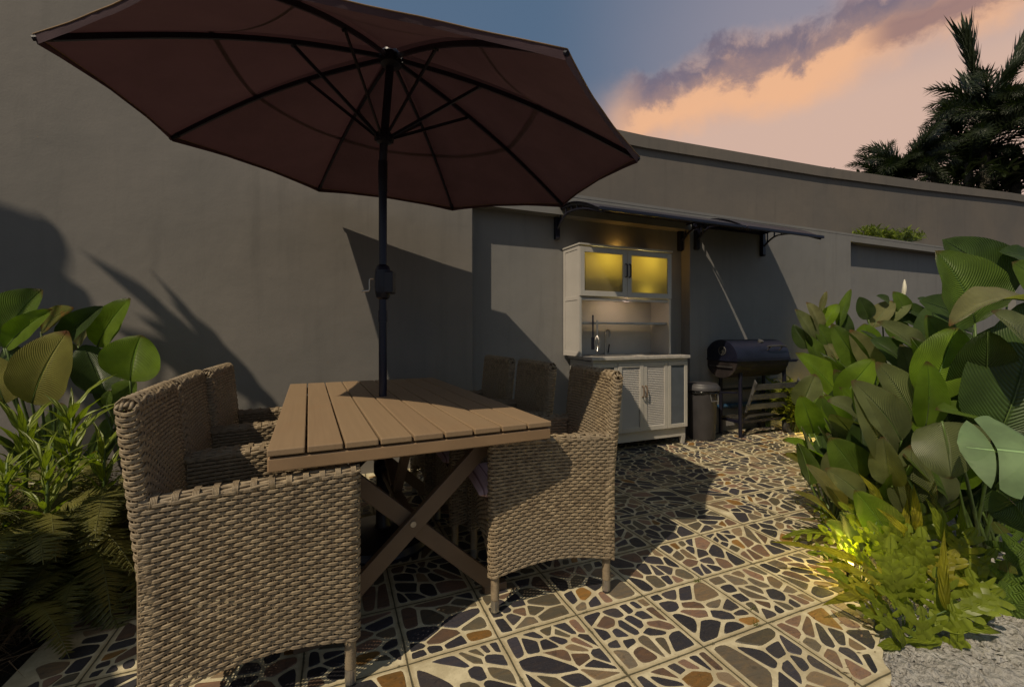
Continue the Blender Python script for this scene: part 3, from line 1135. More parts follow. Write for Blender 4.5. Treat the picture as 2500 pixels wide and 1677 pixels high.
def make_arm(side):
    r = .022
    out = []
    y0, y1 = HW * side, (HW - .052) * side
    path = [(-HD, y0)]
    path += [(HD - r - .0001 + 0 * k, y0) for k in range(1)]
    for k in range(1, 8):
        a = math.pi * k / 8
        yc = (y0 + y1) / 2
        rr = .026
        path.append((HD - rr + rr * math.sin(a), yc + rr * side * math.cos(a)))
    path += [(HD - r, y1), (-HD + .03, y1)]
    pf, L = path_fn(path)
    flip = side > 0
    def posf(s, v):
        if flip: s = 1 - s
        q = pf(s)
        x, y = q[:, 0], q[:, 1]
        hem = arm_hem(x)
        topz = .650 + .010 * (x + HD) / CD - .0
        z = hem + (topz - hem) * v
        return np.stack([x, y, z], axis=1)
    V, Fc = weave(posf, L, 37)
    ex = MB()
    def f3(s):
        x = -HD + s * CD
        return Vector((x, (HW - .026) * side, .657 + .010 * s)), Vector((0, 1, 0)), Vector((0, 0, 1))
    rope(ex, f3, CD, 7, .0046, .0115)
    m = 12
    for i in range(m):
        x = -HD + .03 + i * (CD - .05) / (m - 1)
        z = .660 + .010 * (x + HD) / CD
        yc = (HW - .026) * side
        for yo, yi in (((HW + .0015) * side, (HW - .030) * side), ((HW - .0535) * side, (HW - .022) * side)):
            pts = [(x, yo, z - .024), (x, yo, z - .008), (x, yo - (yo - yi) * .25, z + .002), (x, yi, z + .0035)]
            for dx in (-.0062, -.0031, .0, .0031, .0062):
                ex.tube([(p[0] + dx, p[1], p[2]) for p in pts], .0017, 5)
    # core board between the two woven skins
    return np_mesh('arm', [(V, Fc)], M['wicker'], ex)


def back_x(z):
    return -HD + .002 - .050 * np.clip((z - .40) / .5, 0, 1) ** 1.0


def make_back():
    th = .042
    r = .018
    hw = HW
    rect = []
    for cx, cy, a0 in ((-r, hw - r, 0), (-th + r, hw - r, 90), (-th + r, -hw + r, 180), (-r, -hw + r, 270)):
        for k in range(5):
            a = R(a0 + k * 22.5)
            rect.append((cx + r * math.cos(a), cy + r * math.sin(a)))
    pf, L = path_fn(rect, True)
    def posf(s, v):
        q = pf(s)
        yy = q[:, 1]
        topz = .905 - .022 * np.clip((np.abs(yy) - (hw - .06)) / .06, 0, 1) ** 2
        hem = .150 + .05 * np.cos(np.pi * yy / (2 * hw)) * (q[:, 0] < -th * .5)
        hem = .150 + .05 * np.cos(np.pi * yy / (2 * hw))
        z = hem + (topz - hem) * v
        return np.stack([q[:, 0] + back_x(z) + .042, yy, z], axis=1)
    V, Fc = weave(posf, L, 56, closed=True)
    ex = MB()
    def f3(s):
        y = -hw + .012 + s * (2 * hw - .024)
        z = .910 - .026 * max(0, (abs(y) - (hw - .06)) / .06) ** 2
        return Vector((float(back_x(np.array([.905]))[0]) + .042 - th / 2, y, z)), Vector((1, 0, 0)), Vector((0, 0, 1))
    rope(ex, f3, 2 * hw - .030, 7, .0046, .0092)
    for i in range(12):
        y = -hw + .03 + i * (2 * hw - .06) / 11
        xb = float(back_x(np.array([.905]))[0]) + .042
        for dy in (-.0055, 0, .0055):
            ex.tube([(xb + .003, y + dy, .876), (xb + .002, y + dy, .902), (xb - .012, y + dy, .915), (xb - .03, y + dy, .915), (xb - th - .001, y + dy, .902), (xb - th - .003, y + dy, .876)], .0024, 5)
    return np_mesh('backrest', [(V, Fc)], M['wicker'], ex)


def make_front():
    hw = HW - .053
    def posf(s, v):
        y = -hw + s * 2 * hw
        hem = .15 + .09 * np.sin(np.pi * np.clip(s, 0, 1)) ** .6
        z = hem + (.400 - hem) * v
        x = HD - .012 + 0 * z
        return np.stack([x, y, z], axis=1)
    V, Fc = weave(posf, 2 * hw, 17)
    return np_mesh('front_panel', [(V, Fc)], M['wicker'])


def make_seat():
    hw = HW - .055
    def posf(s, v):
        y = -hw + s * 2 * hw
        x = HD - .005 - v * (CD - .06)
        return np.stack([np.full_like(y, x), y, np.full_like(y, .402)], axis=1)
    V, Fc = weave(posf, 2 * hw, 33)
    ex = MB()
    ex.box(-HD + .05, HD - .02, -hw, hw, .375, .392)
    return np_mesh('seat', [(V, Fc)], M['wicker'], ex)


def make_leg(x, y, front):
    mb = MB()
    pts = []; rs = []
    n = 34
    for i in range(n + 1):
        z = .052 + (.20 - .052) * i / n
        pts.append((x, y, z)); rs.append(.0155 + .0016 * (i % 2))
    mb.tube(pts, rs, 12)
    return mb.mesh('leg', M['wicker'], True)


def make_cap(x, y):
    mb = MB()
    mb.cm = 0
    mb.tube([(x, y, .010), (x, y, .053)], .0165, 14)
    mb.cm = 1
    mb.tube([(x, y, .0), (x, y, .011)], .0150, 14)
    return mb.mesh('foot_cap', [M['steel'], M['rubber']], False)


meshes = dict(armL=make_arm(1), armR=make_arm(-1), back=make_back(), front=make_front(), seat=make_seat())
legpos = [(HD - .026, HW - .026), (HD - .026, -HW + .026), (-HD + .022, HW - .026), (-HD + .022, -HW + .026)]
legm = [(make_leg(x, y, x > 0), make_cap(x, y)) for x, y in legpos]


def chair(locv, rz, label):
    t = empty('wicker_armchair', locv, rz, label, 'chair', 'wicker armchairs around the dining table')
    def ch(name, me, par):
        o = bpy.data.objects.new(name, me); C.objects.link(o); o.parent = par
        return o
    ch('arm', meshes['armL'], t); ch('arm', meshes['armR'], t)
    ch('backrest', meshes['back'], t); ch('front_panel', meshes['front'], t); ch('seat', meshes['seat'], t)
    for a, b in legm:
        l = ch('leg', a, t); ch('foot_cap', b, l)
    return t


chair(F(-.205, 1.59), TH + R(5), 'sunlit wicker armchair nearest the camera at the near left end of the table')
chair(F(-.235, 2.04), TH + R(4), 'wicker armchair in the middle of the left side, half hidden by the nearest armchair')
chair(F(-.225, 2.47), TH + R(0), 'wicker armchair on the left side closest to the plaster wall, only back and arms showing')
rc = [chair(F(.83, 1.73), TH + math.pi - R(6), 'large wicker armchair at the near right table corner, half in shade, with striped cushion')]
rc.append(chair(F(.785, 2.235), TH + math.pi - R(1), 'middle of three dark shaded wicker chairs on the right side of the table'))
rc.append(chair(F(.745, 2.71), TH + math.pi + R(2), 'farthest shaded wicker chair on the right side of the table, nearest the wall corner'))


def cushion(par_chair, label, rotoff=0):
    mb = MB()
    a, b, hh = .245, .172, .036
    nu, nv = 22, 22
    def pt(u, v, s):
        x = (u * 2 - 1); y = (v * 2 - 1)
        e = (1 - abs(x) ** 5) * (1 - abs(y) ** 5)
        z = hh * max(0, e) ** .5 * (1 + .10 * math.sin(7 * x + 1) * math.cos(5 * y))
        return Vector((x * a + .045, y * b, .046 + s * z))
    for s in (1, -1):
        mb.grid([[pt(i / nu, j / nv, s) for j in range(nv + 1)] for i in range(nu + 1)], flip=(s > 0))
    o = mb.build('seat_cushion', M['stripe'], None, smooth=True)
    o.rotation_euler = par_chair.rotation_euler
    o.location = Vector(par_chair.location) + Vector((0, 0, .408)) - Vector((0, 0, .008))
    tag(o, label, 'cushion', 'striped seat cushions')
    return o


cushion(rc[0], 'pink striped cushion on the seat of the large near right wicker armchair')
cushion(rc[1], 'striped cushion glimpsed under the table on the middle right chair')

# ================================================================== KITCHEN CABINET
cab = empty('outdoor_kitchen_cabinet', F(2.08, 3.18), LF, 'white outdoor kitchen cabinet with louvred doors and lit frosted glass doors on top', 'cabinet')
W_ = 1.075; D_ = .388      # local x to the right, y back to the wall
mb = MB()
mb.box(0, W_, .022, D_, .165, .82)
mb.box(0, W_, .004, .020, .800, .826)
mb.box(.0, .012, .02, D_, .07, .164)
mb.box(.02, W_ - .0, .030, .05, .075, .163)
mb.box(W_ - .05, W_ - .0, .052, D_, .12, .163)
mb.build('lower_body', M['white'], cab, bevel=.002)
for x in (.0, W_ - .05):
    for y in (.028, D_ - .06):
        mb = MB()
        z0 = 0; z1 = .166 if y > .1 else .074
        mb.add([(x + .01, y + .005, 0), (x + .04, y + .005, 0), (x + .04, y + .035, 0), (x + .01, y + .035, 0), (x + .002, y, z1), (x + .048, y, z1), (x + .048, y + .04, z1), (x + .002, y + .04, z1)],
               [(0, 3, 2, 1), (4, 5, 6, 7), (0, 1, 5, 4), (1, 2, 6, 5), (2, 3, 7, 6), (3, 0, 4, 7)])
        mb.build('leg', M['white'], cab)
mb = MB()
mb.box(-.025, W_ + .005, -.03, D_, .829, .858)
mb.build('countertop', M['counter'], cab, bevel=.003)
mb = MB()
mb.box(.10, .52, .06, .30, .8585, .862)
mb.box(.12, .50, .075, .285, .8622, .8635)
mb.build('sink', M['steel'], cab, bevel=.002)
doors = [(.002, .262, 'glass'), (.266, .546, 'louvre'), (.550, .832, 'louvre'), (.836, 1.073, 'glass')]
for i, (x0, x1, typ) in enumerate(doors):
    mb = MB()
    f = .036 if typ == 'glass' else .040
    y0, y1 = -.004 if i == 1 else 0.0, .021
    mb.box(x0, x0 + f, y0, y1, .17, .798)
    mb.box(x1 - f, x1, y0, y1, .17, .798)
    mb.box(x0 + f + .0003, x1 - f - .0003, y0 + .001, y1, .17, .17 + f)
    mb.box(x0 + f + .0003, x1 - f - .0003, y0 + .001, y1, .798 - f, .798)
    dr = mb.build('cabinet_door', M['white'], cab, bevel=.002)
    mb = MB()
    if typ == 'louvre':
        n = 34
        za, zb = .17 + f, .798 - f
        for k in range(n):
            z = za + (k + .5) * (zb - za) / n
            mb.add([(x0 + f, .004, z - .0075), (x1 - f, .004, z - .0075), (x1 - f, .013, z + .008), (x0 + f, .013, z + .008),
                    (x0 + f, .009, z - .0085), (x1 - f, .009, z - .0085), (x1 - f, .018, z + .007), (x0 + f, .018, z + .007)],
                   [(0, 1, 2, 3), (7, 6, 5, 4), (0, 4, 5, 1), (3, 2, 6, 7)])
        mb.build('louvre_panel', M['white2'], dr)
    else:
        mb.box(x0 + f, x1 - f, .008, .014, .17 + f, .798 - f)
        mb.build('glass_pane', M['frostb'], dr)
    if typ == 'louvre':
        hx = x1 - .018 if i == 1 else x0 + .018
        mb = MB()
        mb.tube([(hx, y0, .585), (hx, y0 - .02, .583), (hx, y0 - .026, .57), (hx, y0 - .026, .50), (hx, y0 - .02, .487), (hx, y0, .485)], .006, 8)
        mb.build('door_handle', M['brown'], dr, auto=50)
# upper part
ux0, ux1, uy, ub, ut = -.07, .963, .103, 1.399, 1.85
mb = MB()
mb.box(ux0, ux0 + .016, uy + .02, D_, .86, ut - .002)                      # left side panel
mb.box(ux0 - .004, ux0 - .001, uy + .0, uy + .035, .86, ut)                # face strips on the left side
mb.box(ux0 - .004, ux0 - .001, D_ - .035, D_, .86, ut)
mb.box(ux0 - .004, ux0 - .001, uy + .0355, D_ - .0355, ub - .035, ub)
mb.box(ux0 - .004, ux0 - .001, uy + .0355, D_ - .0355, ut - .035, ut)
mb.box(ux0 - .004, ux0 - .001, uy + .0355, D_ - .0355, .86, .90)
mb.build('side_panel', M['white2'], cab, bevel=.0015)
mb = MB()
mb.box(ux1 - .016, ux1, uy + .02, D_, .86, ut - .002)
mb.build('side_panel', M['white2'], cab, bevel=.0015)
mb = MB()
mb.box(ux0 + .017, ux1 - .017, D_ - .012, D_ - .002, .8595, ub - .02)
mb.build('back_panel', M['white2'], cab)
mb = MB()
mb.box(ux0, ux0 + .022, uy - .002, uy + .019, .8595, ub - .004)
mb.box(ux1 - .022, ux1, uy - .002, uy + .019, .8595, ub - .004)
mb.build('front_post', M['white'], cab, bevel=.002)
mb = MB()
mb.box(ux0 + .018, ux1 - .018, uy + .03, D_ - .013, ub - .018, ub - .002)      # cabinet floor
mb.box(ux0 + .018, ux1 - .018, uy + .03, D_ - .013, ut - .016, ut - .003)      # cabinet roof
mb.box(ux0 + .018, ux1 - .018, D_ - .011, D_ - .003, ub, ut - .018)
mb.box(ux0 + .018, ux1 - .018, uy + .06, D_ - .014, ub + .215, ub + .226)
mb.box(ux0 - .012, ux1 + .012, uy - .016, D_, ut, ut + .016)
mb.build('upper_body', M['white'], cab, bevel=.002)
mb = MB()
mb.box(ux0 + .03, ux1 - .03, uy + .02, uy + .028, 1.150, 1.168)
mb.box(ux0 + .02, ux1 - .02, uy + .03, D_ - .07, 1.150, 1.160)
mb.build('shelf', M['steel'], cab, bevel=.001)
xm = .437
for i, (x0, x1) in enumerate(((ux0, xm - .002), (xm + .002, ux1))):
    mb = MB()
    f = .048
    y0, y1 = uy - .010, uy + .012
    z0, z1 = ub, ut - .012
    mb.box(x0, x0 + f, y0, y1, z0, z1); mb.box(x1 - f, x1, y0, y1, z0, z1)
    mb.box(x0 + f, x1 - f, y0 + .001, y1, z0, z0 + f); mb.box(x0 + f, x1 - f, y0 + .001, y1, z1 - f, z1)
    dr = mb.build('glass_door', M['white'], cab, bevel=.002)
    mb = MB(); mb.box(x0 + f, x1 - f, uy, uy + .004, z0 + f, z1 - f)
    mb.build('glass_pane', M['frost'], dr)
    hx = x1 - .016 if i == 0 else x0 + .020
    mb = MB()
    mb.tube([(hx, y0, 1.705), (hx, y0 - .02, 1.70), (hx, y0 - .024, 1.69), (hx, y0 - .024, 1.60), (hx, y0 - .02, 1.588), (hx, y0, 1.585)], .007, 8)
    mb.build('door_handle', M['black'], dr, auto=50)
# faucet
mb = MB()
fx, fy = .35, .315
mb.tube([(fx, fy, .858), (fx, fy, .875)], .026, 14)
mb.tube([(fx, fy, .875), (fx, fy, 1.05), (fx, fy - .01, 1.085), (fx, fy - .035, 1.10), (fx, fy - .062, 1.09), (fx, fy - .07, 1.06)], .0085, 10)
mb.tube([(fx, fy - .07, 1.062), (fx, fy - .07, 1.03)], .012, 10)
mb.build('faucet', M['steel'], cab, auto=50)
mb = MB(); mb.tube([(fx + .03, fy, .875), (fx + .045, fy, .96)], .007, 8)
mb.build('faucet_handle', M['black'], cab, auto=50)
# interior lamp
mb = MB(); mb.box(ux0 + .15, ux1 - .15, D_ - .05, D_ - .03, ut - .030, ut - .018)
mb.build('cabinet_lamp', M['lampglow'], cab)


def wlamp(A, B, Z, e, col, size=.04, name='lamp_light'):
    d = bpy.data.lights.new(name, 'POINT'); d.energy = e; d.color = col; d.shadow_soft_size = size
    o = bpy.data.objects.new(name, d); o.location = F(A, B, Z); C.objects.link(o)
    return o


wlamp(2.30, 3.43, 1.77, 1.25, (1.0, .82, .30), .05)
wlamp(2.80, 3.43, 1.77, 1.25, (1.0, .82, .30), .05)
wlamp(2.75, 3.38, 1.46, .5, (1.0, .82, .30), .05)

mb = MB(); mb.box(ux0 + .25, ux1 - .25, uy + .038, uy + .056, ub - .025, ub - .019)
mb.build('added_fill_strip', M['lampglow'], cab)  # added glowing strip, no real lamp, brightens the open bay above the counter
wlamp(2.55, 3.335, 1.355, .7, (1.0, .74, .62), .03)  # added fill light that goes with the strip
mb = MB(); mb.box(ux0 + .0225, ux1 - .0225, uy + .004, uy + .018, ub - .036, ub - .0185)
mb.build('fill_strip_screen', M['white'], cab)  # added strip, only there to hide the fill light from view
# whisk and spatula hanging from the shelf
def uten(A, B, kind):
    mb = MB()
    if kind == 'whisk':
        mb.tube([(0, 0, 0), (0, 0, -.13)], .008, 8)
        for k in range(4):
            a = k * math.pi / 4
            pts = [(math.cos(a) * .030 * math.sin(t), math.sin(a) * .030 * math.sin(t), -.13 - .14 * (1 - math.cos(t)) / 2) for t in [2 * math.pi * q / 20 for q in range(21)]]
            pts = [(math.cos(a) * .030 * math.sin(math.pi * q / 10) if q <= 10 else -math.cos(a) * .030 * math.sin(math.pi * (20 - q) / 10), math.sin(a) * .030 * math.sin(math.pi * min(q, 20 - q) / 10) * (1 if q <= 10 else -1), -.13 - .15 * min(q, 20 - q) / 10) for q in range(21)]
            mb.tube(pts, .0016, 5)
        o = mb.build('whisk', M['steel'], None, auto=50)
        tag(o, 'wire whisk hanging under the cabinet shelf, left of the tap', 'whisk')
    else:
        mb.tube([(0, 0, .05), (0, 0, -.15)], .0075, 8)
        mb.box(-.016, .016, -.003, .003, -.26, -.15)
        o = mb.build('spatula', M['black'], None, auto=50)
        tag(o, 'black spatula hanging beside the whisk under the cabinet shelf', 'spatula')
    o.location = F(A, B, 1.18)
    o.rotation_euler = (0, 0, LF)
uten(2.185, 3.27, 'whisk'); uten(2.150, 3.285, 'spatula')

# little glowing lamps behind the cabinet top and at the pillar
for (A, B, Z, e, lab) in ((2.62, 3.52, 1.885, .35, 'small amber lamp glowing on top of the kitchen cabinet'), (3.12, 3.50, 1.72, .55, 'small amber lamp hidden beside the right side of the upper cabinet')):
    mb = MB()
    mb.lathe([(.010, -.012), (.013, -.006), (.013, .010), (.004, .014)], 12)
    o = mb.build('wall_lamp', M['lampglow'], None, smooth=True)
    o.location = F(A, B, Z); tag(o, lab, 'lamp', 'small amber lamps')
    if Z > 1.9: o.hide_render = False
    wlamp(A, B, Z + .035, e, (1.0, .50, .08), .03)

# ================================================================== AWNINGS
def awning(A0, A1, brs, B0, zt, label):
    aw = empty('door_awning', F(A0, B0, zt - .25), LF, label, 'awning', 'awnings on the garden wall')
    Bf = 2.80
    depth = B0 - Bf
    def curve(t):      # t 0 wall .. 1 front ; y negative towards garden
        return -depth * t, .25 + .034 * math.sin(math.pi * min(1, t * 1.05)) - .175 * t ** 1.8
    # sheet
    g = []; 
    for i in range(17):
        y, z = curve(i / 16)
        g.append([((A1 - A0) * j / 6, y, z + .012) for j in range(7)])
    mb = MB(); mb.grid(g)
    g2 = [[(p[0], p[1], p[2] - .006) for p in r] for r in g]
    mb.grid(g2, flip=True)
    mb.build('canopy_sheet', M['poly'], aw, smooth=True)
    mb = MB()
    mb.box(-.01, A1 - A0 + .01, -.022, -.001, .235, .262)
    y, z = curve(1)
    mb.box(-.01, A1 - A0 + .01, y - .012, y + .012, z - .006, z + .020)
    mb.build('rail', M['black'], aw, bevel=.003)
    for a in brs:
        x = a - A0
        mb = MB()
        mb.box(x - .022, x + .022, -.045, -.001, .015, .262)
        mb.tube([(x - .022, -.023, .012), (x + .022, -.023, .012)], .024, 14)
        up = []; lo = []
        for i in range(17):
            t = i / 16
            y, z = curve(t)
            up.append((x, y, z - .010))
            off = .055 + .13 * (1 - min(1, t / .32)) ** 1.6 - .050 * max(0, (t - .35) / .65)
            lo.append((x, y, z - .010 - off))
        for i in range(16):
            mb.beam(up[i], up[i + 1], .022, .017)
            mb.beam(lo[i], lo[i + 1], .020, .013)
        for i in (2, 4, 6, 8, 10, 12):
            mb.beam(lo[i], up[i], .012, .012, (0, 1, 0))
        mb.build('bracket', M['black'], aw, bevel=.002)
    return aw
awning(1.90, 3.452, (1.93, 3.42), AB, 2.20, 'curved dark awning with scrolled black brackets above the kitchen cabinet')
awning(3.50, 4.55, (3.53, 4.52), WB, 2.20, 'shorter curved dark awning above the barbecue')

# ================================================================== BIN
bn = empty('rubbish_bin', F(3.45, 3.29), LF, 'grey plastic rubbish bin with lid between cabinet and barbecue', 'bin')
mb = MB()
mb.lathe([(.118, .0), (.124, .012), (.146, .46), (.150, .475), (.150, .50)], 36)
mb.build('body', M['bin'], bn, auto=40)
mb = MB()
mb.lathe([(.168, .495), (.172, .50), (.170, .525), (.158, .545), (.150, .55), (.145, .562), (.06, .570), (.02, .572)], 36)
mb.build('lid', M['bin'], bn, auto=40)
mb = MB()
pts = []
for k in range(40):
    a = 2 * math.pi * k / 40
    r = .153 + .004 * math.sin(a * 7) + .003 * math.sin(a * 13)
    pts.append((r * math.cos(a), r * math.sin(a), .480 + .008 * math.sin(a * 5)))
mb.tube(pts, .012, 7, closed=True)
mb.build('bin_liner', M['bag'], bn, smooth=True)
mb = MB()
mb.tube([(-.045, -.148, .465), (-.045, -.165, .40), (.045, -.165, .40), (.045, -.148, .465)], .005, 8)
hb = mb.build('handle', M['steel'], bn)

# ================================================================== BARBECUE
gr = empty('barrel_barbecue', F(4.10, 3.29), LF, 'black barrel barbecue on a wheeled stand against the wall', 'barbecue')
x0, x1, br, bz = -.40, .37, .195, .80
def arc_shell(mb, a0, a1, xs, r, ns=18, yc=-.01, zc=bz, shape=None):
    g = []
    for x in xs:
        row = []
        for k in range(ns + 1):
            a = R(a0 + (a1 - a0) * k / ns)
            row.append((x, yc - r * math.cos(a), zc + r * math.sin(a)))
        g.append(row)
    mb.grid(g)
    for gi, fl in ((0, 1), (-1, 0)):
        row = g[gi]
        idx = list(range(len(row)))
        mb.add(row, [tuple(idx if fl else idx[::-1])])
mb = MB()
arc_shell(mb, -2, 182, [x0, x0 + .004, 0, x1 - .004, x1], br + .004)
mb.box(x0 - .004, x1 + .004, -br - .018, -br - .006, bz - .016, bz + .012)
mb.box(x0 - .006, x0, -br - .01, br - .01, bz - .018, bz + .002)
lid = mb.build('lid', M['grill'], gr, auto=30)
mb = MB()
for k in range(10):
    a = 2 * math.pi * k / 10
    c = Vector((x0 - .004, -.03, bz + .085))
    mb.beam(c + Vector((0, math.cos(a) * .012, math.sin(a) * .012)), c + Vector((0, math.cos(a) * .040, math.sin(a) * .040)), .004, .006, (1, 0, 0))
mb.tube([(x0 - .004, -.03 + .043 * math.cos(2 * math.pi * k / 24), bz + .085 + .043 * math.sin(2 * math.pi * k / 24)) for k in range(24)], .0045, 6, closed=True)
mb.tube([(x0 - .008, -.03, bz + .085), (x0 - .001, -.03, bz + .085)], .011, 12)
mb.build('air_vent', M['grey'], lid)
mb = MB()
an = R(62)
pc = Vector((.06, -.01 - (br + .01) * math.cos(an), bz + (br + .01) * math.sin(an)))
nd = Vector((0, -math.cos(an), math.sin(an)))
mb.tube([pc - nd * .006, pc + nd * .012], .026, 18)
mb.build('thermometer', M['steel'], lid)
mb = MB()
an = R(32)
def hp(x, o, a=an): return Vector((x, -.01 - (br + o) * math.cos(a), bz + (br + o) * math.sin(a)))
mb.tube([hp(.02, .05), hp(.08, .058), hp(.2, .058), hp(.30, .05)], .009, 8)
mb.tube([hp(.06, .0, R(26)), hp(.06, .055)], .006, 8); mb.tube([hp(.24, .0, R(26)), hp(.24, .055)], .006, 8)
mb.build('lid_handle', M['grey'], lid, auto=50)
mb = MB()
arc_shell(mb, 180, 360, [x0 + .006, x0 + .03, 0, x1 - .03, x1 - .006], br)
g = [(x0 + .004, -.01 - br * .96, bz - .02), (x0 + .004, -.01 + br * .96, bz - .02)]
mb.build('bowl', M['bowl'], gr, auto=30)
mb = MB()
mb.beam((x0 - .012, -.16, bz - .075), (x0 - .012, .12, bz - .075), .006, .010)
mb.build('end_rail', M['grey'], gr)
for lx, ly in ((-.27, -.135), (.385, -.135), (-.27, .105), (.385, .105)):
    mb = MB()
    zb = .02 if lx < 0 else .06
    mb.tube([(lx, ly, zb if lx > 0 else 0), (lx, ly, .70 - (0 if ly < 0 else .02))], .019, 12)
    mb.build('leg', M['black'], gr, auto=50)
mb = MB()
for ly in (-.135, .105):
    mb.beam((-.27, ly, .16), (.385, ly, .16), .02, .032)
mb.beam((-.27, -.135, .16), (-.27, .105, .16), .02, .03); mb.beam((.385, -.135, .16), (.385, .105, .16), .02, .03)
mb.beam((-.27, .105, .46), (.385, .105, .46), .015, .025)
mb.beam((-.55, .03, .46), (-.27, -.10, .455), .012, .02)
mb.build('stand_frame', M['black'], gr, bevel=.003)
mb = MB()
for k in range(6):
    mb.beam((-.25, -.11 + k * .04, .182), (.37, -.11 + k * .04, .182), .012, .008)
mb.build('lower_rack', M['grey'], gr)
mb = MB()
for k in range(3):
    z = .29 + k * .10
    y = -.175 - .02 * k - .02
    mb.box(-.25 + .03 * k, .45 + .02 * k, y, y + .012, z, z + .058)
for xx in (-.235, .42):
    mb.add([(xx, -.18, .26), (xx, -.155, .26), (xx + .06, -.22, .60), (xx + .06, -.245, .56), (xx + .012, -.18, .26), (xx + .012, -.155, .26), (xx + .072, -.22, .60), (xx + .072, -.245, .56)],
           [(0, 1, 2, 3), (7, 6, 5, 4), (0, 4, 5, 1), (1, 5, 6, 2), (2, 6, 7, 3), (3, 7, 4, 0)])
mb.build('folding_shelf', M['grey'], gr, bevel=.002)
for ly in (-.165, .13):
    mb = MB()
    Mw = Matrix.Translation((.405, ly, .075)) @ Matrix.Rotation(R(90), 4, 'X')
    mb.lathe([(.0, -.018), (.030, -.02), (.036, -.012), (.055, -.012), (.060, -.020), (.072, -.020), (.075, -.012), (.075, .012), (.072, .020), (.060, .02), (.0, .018)], 28, Mw)
    mb.build('wheel', M['rubber'], gr, auto=40)
mb = MB()
mb.box(x1 + .0, x1 + .24, -.14, .10, bz - .035, bz - .018)
mb.tube([(x1, -.13, bz - .04), (x1 + .22, -.13, bz - .04)], .008, 8)
mb.build('side_shelf', M['black'], gr, bevel=.003)

# pipe at the foot of the wall
mb = MB()
mb.tube([(3.62, 3.425, .275), (4.9, 3.425, .275)], .024, 14)
mb.tube([(3.98, 3.425, .275), (4.03, 3.425, .275)], .029, 14)
frame_obj(mb, 'water_pipe', M['pipe'], 'dark blue water pipe along the wall foot behind the barbecue', 'pipe', auto=50)

# ================================================================== PLANTS
UP = Vector((0, 0, 1))
CAM = Vector((0, 0, CAMH))


def leaf_grid(mb, base, tip, nrm, width, fold=.22, arch=.10, wav=.012, seed=0, nu=16, nv=10, shape='calathea', split=None):
    rr = random.Random(seed)
    ax = tip - base
    L = ax.length
    t = ax.normalized()
    n = (nrm - t * nrm.dot(t))
    if n.length < 1e-4: n = t.orthogonal()
    n.normalize()
    s = t.cross(n)
    ph = rr.uniform(0, 6.3); ph2 = rr.uniform(0, 6.3)
    tw = rr.uniform(-.25, .25)
    g = []; uv = []
    for i in range(nu + 1):
        u = i / nu
        if shape == 'calathea':
            wd = max(0, math.sin(math.pi * min(1, u ** .80 * .985 + .012))) ** .62
        elif shape == 'lance':
            wd = max(0, math.sin(math.pi * (u ** .75))) ** .9 * (1 - .35 * u)
        elif shape == 'heart':
            wd = max(0, math.sin(math.pi * min(1, (u ** .62) * .97 + .03))) ** .65
        else:
            wd = math.sin(math.pi * u) ** .5
        c = base.lerp(tip, u) + n * (arch * L * 4 * u * (1 - u))
        row = []; ur = []
        for j in range(nv + 1):
            v = j / nv * 2 - 1
            hwid = width / 2 * wd
            a = tw * u
            off = s * (v * hwid * math.cos(fold)) + n * (abs(v) ** 1.2 * hwid * math.sin(fold))
            wz = wav * L * (math.sin(u * 11 + ph + v) * abs(v) ** 1.6 + .6 * math.sin(u * 23 + ph2) * abs(v) ** 3) * wd
            off += n * wz + (s * math.sin(a) * 0 + n * (v * hwid * math.sin(a)))
            row.append(c + off); ur.append((u, v * .5 + .5))
        g.append(row); uv.append(ur)
    mb.grid(g, uv)
    return g


def bez(p, q, bend, n=8):
    m = (p + q) / 2 + bend
    return [(p * (1 - t) ** 2 + m * 2 * t * (1 - t) + q * t * t) for t in [i / n for i in range(n + 1)]]


def add_leaf(plant, root, base, tip, width, mat, nrm=None, fold=.22, arch=.08, wav=.012, seed=0, shape='calathea', stem_r=.006, petiole=True, label=None):
    rr = random.Random(seed * 7 + 3)
    if nrm is None:
        c = (base + tip) / 2
        nrm = (CAM - c).normalized() * .75 + UP * .55 + Vector((rr.uniform(-.4, .4), rr.uniform(-.4, .2), rr.uniform(-.1, .3)))
    mb = MB()
    o0 = root
    b, t = base - o0, tip - o0
    g = leaf_grid(mb, b, t, nrm, width, fold, arch, wav, seed, shape=shape)
    mb.cm = 1
    L = (t - b).length
    n_ = (nrm - (t - b).normalized() * nrm.dot((t - b).normalized())).normalized()
    mid = [b.lerp(t, u) + n_ * (arch * L * 4 * u * (1 - u) - .002) for u in [k / 8 for k in range(9)]]
    mb.tube(mid, [stem_r * .6 * (1 - k / 9) + .0008 for k in range(9)], 5)
    if petiole:
        p0 = Vector((rr.uniform(-.05, .05), rr.uniform(-.05, .05), 0))
        mb.tube(bez(p0, b, Vector((0, 0, .18 * b.length)) + (t - b).normalized() * -.05, 9), [stem_r * (1.3 - .05 * k) for k in range(10)], 6)
    o = mb.build('leaf', [mat, M['stem']], plant, smooth=True)
    if label: o['label'] = label
    return o


def pl(name, root, label, cat, group=None):
    return empty(name, root, 0, label, cat, group)


def px_leaf(plant, root, b, t, w, Y, mat, dY=0.0, **kw):
    """leaf given where its two ends stand: b,t pixels, Y metres away, w width in px"""
    Yb, Yt = (Y, Y + dY)
    base = at(b[0], b[1], Y=Yb); tip = at(t[0], t[1], Y=Yt)
    return add_leaf(plant, root, base, tip, w / 1050 * Y, mat, seed=int(b[0] * 3 + t[1]), **kw)


